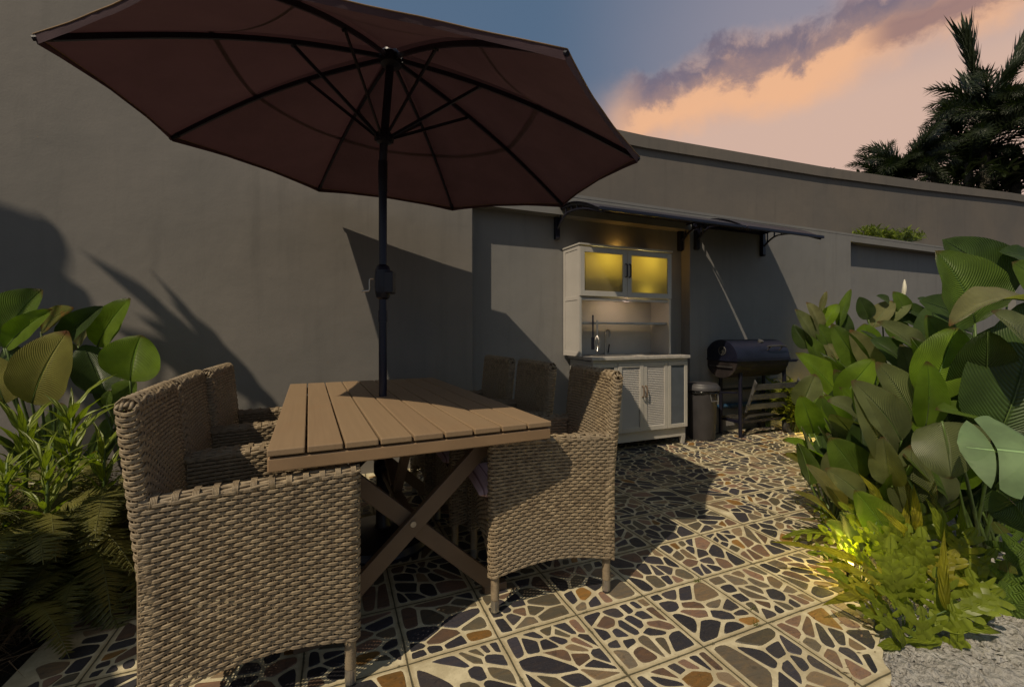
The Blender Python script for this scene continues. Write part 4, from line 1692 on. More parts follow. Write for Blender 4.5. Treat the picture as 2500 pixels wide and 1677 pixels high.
def filler(plant, root, n, hmin, hmax, spread, mats, wmin=.12, wmax=.2, lmin=.28, lmax=.42, seed=1, shape='calathea', keep=None):
    rr = random.Random(seed)
    k = 0; tries = 0
    while k < n and tries < n * 8:
        tries += 1
        a = rr.uniform(0, 6.28)
        r = rr.uniform(.25, 1) * spread
        h = rr.uniform(hmin, hmax)
        base = root + Vector((math.cos(a) * r * .6, math.sin(a) * r * .6, h * .7))
        if keep and not keep(base): continue
        L = rr.uniform(lmin, lmax)
        d = Vector((math.cos(a), math.sin(a), 0)) * rr.uniform(.2, .8) + UP * rr.uniform(.5, 1.1)
        tip = base + d.normalized() * L
        nrm = UP * .8 - Vector((math.cos(a), math.sin(a), 0)) * .6 + Vector((rr.uniform(-.4, .4), rr.uniform(-.4, .4), 0))
        add_leaf(plant, root, base, tip, rr.uniform(wmin, wmax), rr.choice(mats), nrm=nrm, seed=rr.randint(0, 9999), shape=shape, arch=rr.uniform(-.02, .1))
        k += 1


m_ = M
# --- right bed, tall plant at the frame edge
r1 = Vector((2.35, 2.15, -.03))
p1 = pl('calathea_plant', r1, 'tallest broad leaved plant at the right frame edge, huge round ribbed leaves', 'plant', 'broad leaved plants')
px_leaf(p1, r1, (2380, 790), (2283, 612), 190, 2.3, m_['calathea'], fold=.30, shape='heart', wav=.02)
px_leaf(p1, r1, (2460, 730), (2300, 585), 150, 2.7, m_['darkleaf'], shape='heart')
px_leaf(p1, r1, (2530, 740), (2318, 797), 95, 1.85, m_['paleleaf'], nrm=Vector((-.3, -.25, 1)), fold=.55, arch=.16)
px_leaf(p1, r1, (2268, 975), (2335, 800), 120, 2.0, m_['bright'], fold=.38, nrm=Vector((-.75, -.9, .35)))
px_leaf(p1, r1, (2440, 1060), (2520, 730), 215, 1.85, m_['darkleaf'], fold=.12, shape='heart', nrm=Vector((-.4, -1, .2)))
px_leaf(p1, r1, (2520, 880), (2420, 760), 120, 1.75, m_['greyleaf'], fold=.3, nrm=Vector((-.2, -.8, .8)))
px_leaf(p1, r1, (2440, 1035), (2283, 1000), 95, 1.9, m_['calathea'], nrm=Vector((-.3, -.6, 1)), shape='heart')
px_leaf(p1, r1, (2300, 1030), (2322, 1170), 165, 1.68, m_['greyleaf'], nrm=Vector((-.35, -1, .45)), fold=.15, shape='heart', arch=.05)
px_leaf(p1, r1, (2560, 720), (2470, 640), 110, 2.5, m_['calathea'], shape='heart')
px_leaf(p1, r1, (2520, 640), (2440, 615), 60, 2.6, m_['darkleaf'])
px_leaf(p1, r1, (2375, 800), (2245, 735), 90, 2.55, m_['darkleaf'])
filler(p1, r1, 14, .35, 1.15, .55, [m_['darkleaf'], m_['calathea']], .18, .26, .35, .5, 5)

# --- centre of the right bed
r2 = Vector((1.95, 2.35, -.03))
p2 = pl('calathea_plant', r2, 'broad leaved plant with dull grey green folded leaves, mid right bed', 'plant', 'broad leaved plants')
px_leaf(p2, r2, (2262, 890), (2140, 786), 75, 2.45, m_['greyleaf'], fold=.45)
px_leaf(p2, r2, (2235, 1040), (2138, 884), 95, 2.1, m_['greyleaf'], fold=.30, nrm=Vector((-.3, -.9, .6)))
px_leaf(p2, r2, (2200, 1075), (2079, 929), 90, 2.0, m_['greyleaf'], fold=.30, nrm=Vector((-.45, -.9, .6)))
px_leaf(p2, r2, (2165, 1130), (2086, 955), 72, 2.0, m_['greyleaf'], fold=.35)
px_leaf(p2, r2, (2135, 950), (2071, 868), 70, 2.9, m_['bright'])
px_leaf(p2, r2, (2140, 905), (2075, 805), 62, 2.7, m_['paleleaf'], fold=.4)
px_leaf(p2, r2, (2210, 900), (2125, 830), 90, 2.6, m_['darkleaf'])
px_leaf(p2, r2, (2105, 905), (2030, 790), 60, 2.75, m_['calathea'], fold=.4)
px_leaf(p2, r2, (2262, 1250), (2195, 1130), 100, 2.0, m_['darkleaf'])
px_leaf(p2, r2, (2330, 900), (2260, 770), 80, 2.5, m_['calathea'])
filler(p2, r2, 14, .2, .75, .45, [m_['darkleaf'], m_['calathea'], m_['greyleaf']], .12, .2, .28, .42, 9)

# --- front left edge of right bed
r3 = Vector((1.78, 2.35, -.03))
p3 = pl('calathea_plant', r3, 'broad leaved plant leaning over the paving with yellow green leaves', 'plant', 'broad leaved plants')
px_leaf(p3, r3, (2066, 995), (1942, 862), 88, 2.9, m_['bright'], fold=.35)
px_leaf(p3, r3, (2062, 1060), (2014, 962), 70, 2.6, m_['bright'], fold=.4)
px_leaf(p3, r3, (2030, 1135), (1909, 1075), 58, 2.5, m_['bright'], nrm=Vector((-.2, -.3, 1)), fold=.35)
px_leaf(p3, r3, (2000, 1160), (1912, 1110), 45, 2.5, m_['yellowleaf'], nrm=Vector((-.2, -.3, 1)))
px_leaf(p3, r3, (2100, 1170), (2025, 1068), 95, 2.15, m_['calathea'], fold=.25)
px_leaf(p3, r3, (2060, 1240), (1968, 1133), 52, 2.1, m_['paleleaf'], fold=.45)
px_leaf(p3, r3, (2110, 1215), (2014, 1143), 60, 2.0, m_['greyleaf'])
px_leaf(p3, r3, (2042, 1270), (1937, 1200), 50, 2.1, m_['yellowleaf'], nrm=Vector((-.2, -.3, 1)))
px_leaf(p3, r3, (2172, 1310), (2085, 1195), 95, 1.9, m_['bright'], fold=.2, shape='heart')
px_leaf(p3, r3, (2080, 1325), (2012, 1272), 48, 1.95, m_['calathea'])
px_leaf(p3, r3, (2125, 1330), (2050, 1250), 70, 1.95, m_['darkleaf'])
filler(p3, r3, 8, .15, .5, .3, [m_['darkleaf'], m_['greyleaf'], m_['calathea']], .1, .15, .22, .32, 12)

rr_ = random.Random(404)
for plant_, root_, (xa, xb), (ya, yb), (Ya, Yb), n_l in ((p3, r3, (1960, 2080), (930, 1130), (2.55, 2.9), 9), (p2, r2, (2060, 2240), (860, 1120), (2.2, 2.7), 16), (p1, r1, (2240, 2480), (850, 1160), (2.0, 2.5), 14), (p2, r2, (2100, 2300), (1080, 1260), (2.0, 2.3), 9)):
    for k_ in range(n_l):
        x_, y_ = rr_.uniform(xa, xb), rr_.uniform(ya, yb)
        Yq = rr_.uniform(Ya, Yb); Lp = rr_.uniform(110, 165) * 2.2 / Yq
        an_ = R(rr_.uniform(50, 150))
        add_leaf(plant_, root_, at(x_ - math.cos(an_) * Lp * .5, y_ + math.sin(an_) * Lp * .5, Y=Yq), at(x_ + math.cos(an_) * Lp * .5, y_ - math.sin(an_) * Lp * .5, Y=Yq - .05), rr_.uniform(.13, .19), rr_.choice([M['calathea'], M['greyleaf'], M['calathea'], M['bright'], M['darkleaf']]), seed=int(rr_.random() * 9999), fold=rr_.uniform(.2, .45))

# --- back of the bed by the wall
r4 = at(2060, 1040, Y=4.2); r4.z = -.03
p4 = pl('heliconia_plant', r4, 'slender leaved plant against the wall right of the barbecue', 'plant')
for (b, t, w, mt) in [((1985, 840), (1940, 755), 45, 'greyleaf'), ((2000, 810), (1968, 738), 40, 'paleleaf'), ((2010, 800), (2045, 742), 42, 'bright'), ((2048, 800), (2078, 706), 26, 'calathea'),
                      ((2025, 850), (1990, 790), 45, 'calathea'), ((1975, 850), (1937, 792), 40, 'darkleaf'), ((2050, 860), (2070, 790), 45, 'greyleaf'), ((2000, 890), (1965, 815), 42, 'calathea'),
                      ((2005, 760), (2018, 712), 16, 'paleleaf'), ((2040, 880), (2010, 830), 50, 'paleleaf'), ((2070, 830), (2060, 760), 36, 'darkleaf')]:
    px_leaf(p4, r4, b, t, w, 4.2, m_[mt], fold=.4)
filler(p4, r4, 6, .3, 1.0, .28, [m_['calathea'], m_['darkleaf'], m_['greyleaf']], .10, .16, .3, .42, 21)

r5 = at(2180, 1000, Y=3.6); r5.z = -.03
p5 = pl('heliconia_plant', r5, 'leafy plant with a white flower spike in front of the wall niche', 'plant')
for (b, t, w, mt) in [((2130, 800), (2180, 735), 50, 'paleleaf'), ((2120, 780), (2098, 725), 40, 'darkleaf'), ((2155, 790), (2220, 735), 45, 'greyleaf'), ((2210, 770), (2180, 712), 40, 'calathea'),
                      ((2250, 800), (2160, 765), 40, 'darkleaf'), ((2260, 780), (2190, 745), 45, 'darkleaf'), ((2200, 830), (2150, 770), 60, 'calathea'), ((2170, 740), (2140, 722), 26, 'darkleaf'),
                      ((2270, 760), (2240, 728), 45, 'darkleaf'), ((2130, 850), (2110, 790), 60, 'bright')]:
    px_leaf(p5, r5, b, t, w, 3.4, m_[mt], fold=.35)
px_leaf(p5, r5, (2203, 730), (2208, 682), 14, 3.4, pmat('flower_white', (.6, .57, .48), .5), fold=.9, label='white flower spike')
filler(p5, r5, 12, .3, 1.05, .5, [m_['calathea'], m_['darkleaf']], .14, .2, .32, .45, 25)

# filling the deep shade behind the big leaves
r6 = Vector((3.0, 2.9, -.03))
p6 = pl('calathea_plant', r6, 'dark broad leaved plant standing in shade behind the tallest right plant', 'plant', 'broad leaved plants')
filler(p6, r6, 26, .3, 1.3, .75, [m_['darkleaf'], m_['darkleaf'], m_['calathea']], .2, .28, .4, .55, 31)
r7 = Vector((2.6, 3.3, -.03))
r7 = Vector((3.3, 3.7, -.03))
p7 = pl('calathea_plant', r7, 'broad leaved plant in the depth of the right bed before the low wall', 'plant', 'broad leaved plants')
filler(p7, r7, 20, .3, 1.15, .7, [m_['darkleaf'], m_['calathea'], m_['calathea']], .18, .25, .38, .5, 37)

# --- monstera leaf at the right edge
rm = Vector((1.95, 1.45, -.03))
pm = pl('monstera_plant', rm, 'monstera with pale green split leaf reaching in at the right edge', 'plant')


def monstera_leaf(plant, root, base, tip, width, nrm, mat):
    mb = MB()
    ax = tip - base; L = ax.length; t = ax.normalized()
    n = (nrm - t * nrm.dot(t)).normalized(); s = t.cross(n)
    nl = 3
    for sd_ in (-1, 1):
        for k in range(nl):
            u0 = k / nl * .95; u1 = (k + .965) / nl * .95 + (0 if k < nl - 1 else .05)
            g = []; uv = []
            for i in range(7):
                f = i / 6
                row = []; ur = []
                for j in range(5):
                    q = j / 4
                    uu = u0 + (u1 - u0) * q
                    # finger narrows outward only near the rim
                    qq = .5 + (q - .5) * (1 - .22 * f ** 5)
                    uu2 = u0 + (u1 - u0) * qq
                    wd = max(.02, math.sin(math.pi * min(1, (uu ** .7) * .93 + .06))) ** .6 * width / 2
                    if k in (2, 4) and sd_ < 0: wd *= 1.0
                    p = base + ax * (uu2 + .22 * f ** 1.3 * (1 - uu2)) - base * 0
                    p = p + s * sd_ * wd * f + n * (-.25 * (f ** 2) * wd + .02 * math.sin(k * 1.3))
                    row.append(p - root); ur.append((uu, .5 + .5 * f * sd_))
                g.append(row); uv.append(ur)
            mb.grid(g, uv)
    mb.cm = 1
    mb.tube([base - root + ax * q for q in (0, .3, .6, .95)], [.006, .005, .003, .001], 6)
    mb.tube(bez(Vector((0, 0, 0)), base - root, Vector((.1, 0, .15)), 9), .008, 7)
    return mb.build('leaf', [mat, M['stem']], plant, smooth=True)


monstera_leaf(pm, rm, at(2590, 1120, Y=1.40), at(2334, 1092, Y=1.50), .30, Vector((-.25, -1.0, .8)), m_['monstera'])
monstera_leaf(pm, rm, at(2600, 1190, Y=1.5), at(2420, 1260, Y=1.62), .24, Vector((-.3, -.5, 1)), m_['darkleaf'])


# --- lobed ferns, right foreground
def lobed_frond(L, width, nl, seed, droop=.5, rise=1.0):
    """frond in local space starting at origin heading +X, rising then drooping"""
    rr = random.Random(seed)
    mb = MB()
    def cpt(u):
        return Vector((L * (u * .9), 0, L * (rise * u * .75 - droop * u * u * .9)))
    n = 26
    # central strap
    g = []; uv = []
    for i in range(n + 1):
        u = i / n
        if u < .18: w_ = .004
        else: w_ = width * .20 * (1 - .55 * u) + .002
        c = cpt(u)
        g.append([c + Vector((0, -w_, .002)), c, c + Vector((0, w_, .002))])
        uv.append([(u, .1), (u, .5), (u, .9)])
    mb.grid(g, uv)
    for sd_ in (-1, 1):
        for k in range(nl):
            u = .24 + (k + .5 * (sd_ > 0) * .6) * .70 / nl
            env = math.sin(math.pi * (.18 + .82 * (u - .2) / .85)) ** .6
            ln = width * .5 * env * rr.uniform(.75, 1.15)
            c = cpt(u); d = (cpt(u + .02) - cpt(u - .02)).normalized()
            side = Vector((0, sd_, 0))
            dirv = (side * .86 + d * rr.uniform(.25, .75)).normalized()
            wl = L * .27 / nl * rr.uniform(.85, 1.15)
            g = []; uv = []
            up = d.cross(side).normalized() * (1 if sd_ > 0 else -1)
            for i in range(6):
                f = i / 5
                ww = wl * (1.15 - .25 * f) * (1 if f < .8 else math.sqrt(max(0.02, 1 - ((f - .8) / .2) ** 2)))
                p = c + dirv * ln * f + up * (.10 * ln * math.sin(f * 3 + seed)) - Vector((0, 0, .18 * ln * f * f))
                g.append([p - d * ww * .5, p + up * .002, p + d * ww * .5]); uv.append([(u - .03, .5 + sd_ * f * .4)] * 3)
            mb.grid(g, uv)
    # terminal lobe
    g = []; uv = []
    c = cpt(.93); d = (cpt(.95) - cpt(.91)).normalized()
    for i in range(6):
        f = i / 5
        ww = width * .10 * math.sqrt(max(.01, 1 - f ** 2))
        p = c + d * f * L * .16
        g.append([p + Vector((0, -ww, 0)), p + Vector((0, 0, .002)), p + Vector((0, ww, 0))]); uv.append([(.95, .2), (.95, .5), (.95, .8)])
    mb.grid(g, uv)
    return mb


frond_meshes = []
for k in range(5):
    fb = lobed_frond(.36 + .03 * k, .19 + .015 * k, 4 + k % 2, k, droop=.40 + .14 * k, rise=1.35 - .08 * k)
    frond_meshes.append(fb.mesh('frond', M['wart'], True))
strap_y = []
for k in range(3):
    mb = MB()
    leaf_grid(mb, Vector((0, 0, 0)), Vector((.26, 0, .22 + .08 * k)), Vector((-.6, 0, 1)), .040, .2, .14, .02, k + 3, shape='lance')
    strap_y.append(mb.mesh('frond', M['warty'], True))


def fern_clump(name, root, n, label, seed, cat='fern', yellow=.25, sc=1.0, azr=(0, 360), group=None, meshes_=None, tiltr=(-48, 5)):
    p = pl(name, root, label, cat, group)
    rr = random.Random(seed)
    for k in range(n):
        pool = meshes_ or (strap_y if rr.random() < yellow else frond_meshes)
        o = bpy.data.objects.new('frond', rr.choice(pool))
        C.objects.link(o); o.parent = p
        a = R(azr[0] + (azr[1] - azr[0]) * (k + rr.random()) / n)
        r = rr.uniform(0, .07) * sc
        o.location = (math.cos(a) * r, math.sin(a) * r, rr.uniform(0, .03))
        o.rotation_euler = (R(rr.uniform(-18, 18)), R(rr.uniform(*tiltr)), a)
        s = sc * rr.uniform(.75, 1.15)
        o.scale = (s, s, s)
    return p


wf = 'lobed ferns at the right edge of the paving'


def lobed_leaf(plant, root, b, t, w, Y, mat, nl=5, seed=0, dY=0.0, nrm=None, arch=.10, pet=True):
    """lobed fern frond between two real points, flat side roughly to the light"""
    rr = random.Random(seed + int(b[0] + t[1]))
    base = at(b[0], b[1], Y=Y) - root; tip = at(t[0], t[1], Y=Y + dY) - root
    W_ = w / 1050 * Y
    ax = tip - base; L = ax.length; tv = ax.normalized()
    if nrm is None:
        nrm = (CAM - root - (base + tip) / 2).normalized() * .9 + UP * .5 + Vector((rr.uniform(-.35, .35), 0, rr.uniform(-.15, .2)))
    n = (nrm - tv * nrm.dot(tv)).normalized(); sv = tv.cross(n)
    bend = rr.uniform(-.10, .10)
    def c(u): return base + ax * u + n * (arch * L * 4 * u * (1 - u)) + sv * (bend * L * math.sin(u * math.pi))
    NU = 14 * nl
    lobeL = [rr.uniform(.72, 1.12) for _ in range(nl + 1)]; lobeR = [rr.uniform(.72, 1.12) for _ in range(nl + 1)]
    mb = MB()
    # webbed centre
    g = []; uv = []
    for i in range(21):
        u = i / 20
        ww = W_ * (.10 + .10 * math.sin(math.pi * min(1, u * 1.1))) * (1 if u > .06 else .4) * (1 - .6 * max(0, u - .75) / .25)
        g.append([c(u) - sv * ww, c(u), c(u) + sv * ww]); uv.append([(u, .3), (u, .5), (u, .7)])
    mb.grid(g, uv)
    for sd_, lob in ((-1, lobeL), (1, lobeR)):
        for k in range(nl):
            u = .16 + (k + (.25 if sd_ > 0 else 0)) * .74 / nl
            env = math.sin(math.pi * min(.97, .28 + .62 * u)) ** .55
            ln = W_ * .5 * env * lob[k]
            fwd = rr.uniform(.15, .75)
            dv = (sv * sd_ + tv * fwd).normalized()
            wl = min(L * .52 / nl, ln * .75) * rr.uniform(.8, 1.15)
            curl = rr.uniform(-.35, .25); hook = rr.uniform(-.2, .45)
            g = []; uv = []
            for i in range(9):
                f = i / 8
                ww = wl * (1.35 - .75 * min(1, f / .3) + .16 * math.sin(math.pi * max(0, f - .25) / .75)) * .62
                if f > .8: ww *= math.sqrt(max(.03, 1 - ((f - .8) / .2) ** 2))
                p = c(u) + dv * ln * f + tv * hook * ln * f * f + n * (curl * ln * f * f + .02 * ln * math.sin(9 * f + k))
                side = (tv - dv * tv.dot(dv)).normalized()
                g.append([p - side * ww, p + n * .0015, p + side * ww])
                uv.append([(u, .5 + sd_ * (.1 + f * .38))] * 3)
            mb.grid(g, uv)
    g = []; uv = []
    for i in range(8):
        f = i / 7
        ww = W_ * .13 * math.sqrt(max(.01, 1 - f ** 2.2))
        p = c(.93) + (c(.95) - c(.91)).normalized() * f * L * .20
        g.append([p - sv * ww, p + n * .001, p + sv * ww]); uv.append([(.95, .2), (.95, .5), (.95, .8)])
    mb.grid(g, uv)
    mb.cm = 1
    if pet:
        mb.tube(bez(Vector((rr.uniform(-.03, .03), rr.uniform(-.03, .03), 0)), base, Vector((0, 0, .03)), 6), .0028, 5)
    return mb.build('frond', [mat, M['stem']], plant, smooth=True)


def strap_leaf(plant, root, b, t, w, Y, mat, dY=0.0, seed=1, arch=.12):
    rr = random.Random(seed + int(b[0]))
    base = at(b[0], b[1], Y=Y); tip = at(t[0], t[1], Y=Y + dY)
    nrm = (CAM - base).normalized() + UP * .4 + Vector((rr.uniform(-.3, .3), 0, 0))
    mb = MB()
    leaf_grid(mb, base - root, tip - root, nrm, w / 1050 * Y, .25, arch, .03, seed + int(t[0]), shape='lance', nu=18, nv=6)
    mb.cm = 1
    mb.tube(bez(Vector((0, 0, 0)), base - root, Vector((0, 0, .02)), 5), .0025, 5)
    return mb.build('frond', [mat, M['stem']], plant, smooth=True)


WA, WY, DK = M['wart'], M['warty'], M['calathea']
ra = Vector((1.41, 1.55, -.02))
fa_ = pl('lobed_fern', ra, 'bright green lobed fern nearest the pale gravel, lower right', 'fern', wf)
for a in [((2203, 1475), (2174, 1325), 100, 1.55, WA, 5), ((2262, 1592), (2250, 1492), 95, 1.48, WA, 3), ((2330, 1590), (2322, 1480), 62, 1.48, WA, 2), ((2215, 1560), (2120, 1500), 60, 1.52, WA, 3),
          ((2240, 1520), (2150, 1440), 70, 1.56, WA, 4), ((2300, 1530), (2290, 1400), 90, 1.54, WA, 4), ((2180, 1500), (2100, 1440), 55, 1.6, WA, 3), ((2250, 1480), (2230, 1370), 90, 1.6, WA, 4), ((2270, 1540), (2370, 1500), 80, 1.5, WA, 3), ((2170, 1530), (2080, 1480), 50, 1.58, WA, 3), ((2310, 1500), (2440, 1445), 95, 1.52, WA, 4)]:
    lobed_leaf(fa_, ra, a[0], a[1], a[2], a[3], a[4], a[5])
for a in [((2310, 1490), (2306, 1290), 27, 1.5, WY), ((2205, 1580), (2152, 1495), 28, 1.47, WA), ((2200, 1572), (2134, 1582), 32, 1.48, WA), ((2335, 1531), (2445, 1546), 30, 1.5, WA), ((2300, 1560), (2205, 1568), 26, 1.48, WA)]:
    strap_leaf(fa_, ra, *a)
rb_ = Vector((1.48, 1.82, -.02))
fb_ = pl('lobed_fern', rb_, 'lobed fern with yellow spotted fronds reaching over the tiles', 'fern', wf)
for a in [((2150, 1420), (2068, 1322), 60, 1.8, WA, 4), ((2180, 1400), (2130, 1285), 75, 1.75, WA, 5), ((2130, 1440), (2010, 1395), 60, 1.75, WA, 4), ((2200, 1430), (2090, 1395), 75, 1.72, WY, 4),
          ((2170, 1370), (2085, 1280), 60, 1.85, WA, 4), ((2230, 1400), (2215, 1290), 85, 1.78, WA, 4), ((2160, 1450), (2060, 1430), 50, 1.7, WY, 4), ((2100, 1360), (2010, 1290), 60, 1.9, WA, 4), ((2090, 1400), (1985, 1350), 55, 1.82, WA, 4), ((2140, 1330), (2060, 1235), 65, 1.95, WA, 4), ((2110, 1300), (2100, 1200), 70, 2.0, WA, 4), ((2200, 1340), (2250, 1240), 75, 1.9, WA, 4), ((2210, 1380), (2165, 1260), 70, 1.88, WA, 4)]:
    lobed_leaf(fb_, rb_, a[0], a[1], a[2], a[3], a[4], a[5], seed=3)
for a in [((2222, 1322), (2138, 1238), 26, 1.8, WY), ((2240, 1300), (2230, 1180), 24, 1.85, WY), ((2150, 1230), (2096, 1155), 26, 1.9, WY), ((2110, 1380), (1965, 1330), 24, 1.8, WY), ((2100, 1400), (1990, 1375), 24, 1.78, WY)]:
    strap_leaf(fb_, rb_, *a)
rc_ = Vector((1.75, 1.80, -.02))
fc_ = pl('lobed_fern', rc_, 'lobed fern with upright fronds behind the lower right clump', 'fern', wf)
for a in [((2280, 1420), (2250, 1300), 90, 1.75, WA, 5), ((2330, 1430), (2370, 1300), 95, 1.78, WA, 5), ((2360, 1460), (2420, 1350), 95, 1.72, WA, 4), ((2300, 1440), (2330, 1350), 85, 1.7, WY, 4), ((2390, 1500), (2370, 1400), 85, 1.66, WA, 4), ((2260, 1450), (2200, 1380), 70, 1.7, WA, 4), ((2350, 1400), (2300, 1260), 80, 1.85, WA, 5)]:
    lobed_leaf(fc_, rc_, a[0], a[1], a[2], a[3], a[4], a[5], seed=9)
for a in [((2300, 1320), (2257, 1210), 30, 1.8, WA), ((2350, 1330), (2345, 1230), 24, 1.85, WA), ((2200, 1330), (2215, 1215), 26, 1.9, WY)]:
    strap_leaf(fc_, rc_, *a)
rd_ = Vector((2.05, 1.78, -.02))
fd_ = pl('lobed_fern', rd_, 'shaded lobed fern at the right frame edge', 'fern', wf)
for a in [((2470, 1520), (2460, 1385), 120, 1.65, DK, 5), ((2430, 1470), (2400, 1350), 95, 1.75, DK, 5), ((2500, 1480), (2530, 1360), 110, 1.7, DK, 5), ((2400, 1530), (2360, 1450), 70, 1.6, WA, 4), ((2480, 1430), (2440, 1290), 110, 1.85, DK, 5), ((2520, 1400), (2480, 1250), 100, 1.9, DK, 5)]:
    lobed_leaf(fd_, rd_, a[0], a[1], a[2], a[3], a[4], a[5], seed=19)
fern_clump('lobed_fern', Vector((1.75, 2.10, -.02)), 14, 'low lobed fern in the shade beneath the broad leaves', 45, yellow=.3, group=wf, sc=.8)
# litter blown along the bed edge
mb = MB(); rr = random.Random(77)
edge_ = poly[2:-8]
for k in range(420):
    pa_ = rr.choice(edge_); A_ = pa_[0] - abs(rr.gauss(0, .10)); B_ = pa_[1] + rr.gauss(0, .06)
    if not inside(A_, B_): continue
    w_ = F(A_, B_, .0035); L_ = rr.uniform(.003, .014); a_ = rr.uniform(0, 6.28)
    d = Vector((math.cos(a_), math.sin(a_), rr.uniform(0, .3))) * L_; sv_ = Vector((-math.sin(a_), math.cos(a_), 0)) * L_ * rr.uniform(.15, .4)
    mb.add([w_ - d, w_ + sv_ + Vector((0, 0, .001)), w_ + d, w_ - sv_], [(0, 1, 2, 3)])
tag(mb.build('leaf_litter', M['dry']), 'dry crumbs of leaf litter along the right edge of the paving', 'litter', kind='stuff')
# weeds in the joints
for i_, (x, y) in enumerate([(2085, 1462), (1838, 1488), (1845, 1525), (1700, 1420)]):
    mb = MB(); rr = random.Random(i_)
    for k in range(16):
        a_ = rr.uniform(0, 6.28); L_ = rr.uniform(.006, .018)
        p = Vector((rr.uniform(-.012, .012), rr.uniform(-.006, .006), 0)); d = Vector((math.cos(a_), math.sin(a_), rr.uniform(.4, 1.5))) * L_
        sv_ = Vector((-math.sin(a_), math.cos(a_), 0)) * .0016
        mb.add([p - sv_, p + d * .6 + sv_, p + d, p + sv_], [(0, 1, 2, 3)], [(.1, .5), (.5, .8), (.9, .5), (.4, .2)])
    o = mb.build('weed', M['strap'], None); o.location = at(x, y, Z=0)
    tag(o, ['tiny weed in the paving joint nearest the yellow leaf tip', 'tiny weed at the tile joint in the lower right paving', 'second tiny weed just below the other in the lower right paving joint', 'tiny weed in the joint midway across the sunlit paving'][i_], 'weed', 'weeds in the paving joints')
# stray long leaves
for (b, t, w, Yb, lab, mt) in [((2085, 1375), (1876, 1322), 24, 1.9, 'long yellow leaf lying across the tiles toward the left', 'warty'), ((2160, 1538), (2022, 1400), 16, 1.55, 'narrow olive stalk like leaf crossing over the paving edge', 'warty'),
                               ((2145, 1450), (2006, 1478), 34, 1.62, 'bright yellow green leaf tongue touching the paving', 'warty')]:
    mb = MB()
    B_, T_ = at(*b, Y=Yb), at(*t, Y=Yb - .05)
    leaf_grid(mb, Vector((0, 0, 0)), T_ - B_, Vector((-.1, -.4, 1)), w / 1050 * Yb, .3, .06, .02, 5, shape='lance')
    o = mb.build('long_leaf', M[mt], None, smooth=True)
    o.location = B_
    tag(o, lab, 'leaf')

# --- yellow lit shrub behind the barbecue and little lamps in the beds
def leaflet_shrub(name, root, n, rad, hgt, mat, label, seed, lmin=.05, lmax=.10, wr=.3, cat='shrub', group=None):
    t = pl(name, root, label, cat, group)
    rr = random.Random(seed)
    mb = MB(); ms = MB()
    for k in range(max(6, n // 14)):
        a = rr.uniform(0, 6.28); r = rad * math.sqrt(rr.random())
        tip = Vector((math.cos(a) * r, math.sin(a) * r, hgt * rr.uniform(.5, 1)))
        pts = bez(Vector((tip.x * .3, tip.y * .3, 0)), tip, Vector((0, 0, hgt * .2)), 6)
        ms.tube(pts, [.004, .004, .0035, .003, .0025, .002, .001], 5)
        for q in range(14):
            u = rr.uniform(.25, 1)
            i = min(5, int(u * 6)); p = pts[i].lerp(pts[i + 1], u * 6 - i)
            aa = rr.uniform(0, 6.28)
            d = Vector((math.cos(aa), math.sin(aa), rr.uniform(-.2, .8))).normalized()
            L = rr.uniform(lmin, lmax)
            leaf_grid(mb, p, p + d * L, Vector((rr.uniform(-.5, .5), rr.uniform(-.5, .5), 1)), L * wr, .2, .08, .01, k * 31 + q, nu=4, nv=2, shape='lance')
    mb.build('leaves', mat, t, smooth=True)
    ms.build('stems', M['stem'], t, smooth=True)
    return t


ry = F(4.60, 3.14, -.03)
leaflet_shrub('bushy_shrub', ry, 1300, .22, .58, M['yellowgreen'], 'narrow leaved shrub glowing yellow beside the barbecue wheel', 51, .08, .15, .24)
leaflet_shrub('bushy_shrub', F(4.55, 3.38, -.03), 160, .12, .65, M['strap'], 'thin leafy shrub growing behind the barbecue stand', 52, .07, .12, .26)
sh_ = leaflet_shrub('bushy_shrub', F(7.75, 3.80, TOPZ + .03), 1100, .92, .27, M['strap'], 'small green shrub sprouting on top of the low wall over the niche', 53, .10, .18, .34)
sh_.rotation_euler = (0, 0, LF); sh_.scale = (1, .22, 1)
leaflet_shrub('bushy_shrub', F(5.7, 3.0, -.03), 300, .45, .75, M['calathea'], 'leafy shrub at the back of the right bed near the wall', 54, .1, .18, .35)

for (P3, e, lab) in ((F(4.74, 2.98, .14), 16.0, 'garden spike lamp lighting the shrub beside the barbecue'), (Vector((1.485, 1.90, .04)), 3.8, 'garden spike lamp hidden among the lobed ferns')):
    g_ = pl('garden_lamp', Vector((P3.x, P3.y, -.03)), lab, 'lamp', 'low garden spike lamps')
    mb = MB(); mb.tube([(0, 0, 0), (0, 0, .05)], .006, 8); mb.lathe([(.012, .05), (.022, .055), (.026, .085), (.024, .088)], 14)
    mb.build('housing', M['black'], g_, auto=50)
    mb = MB(); mb.lathe([(.020, .0885), (.018, .092)], 14)
    mb.build('lens', M['lampglow'], g_)
    d = bpy.data.lights.new('lamp_light', 'POINT'); d.energy = e; d.color = (1.0, .72, .14); d.shadow_soft_size = .05
    o = bpy.data.objects.new('lamp_light', d); o.location = (P3.x, P3.y, P3.z + .10); C.objects.link(o)

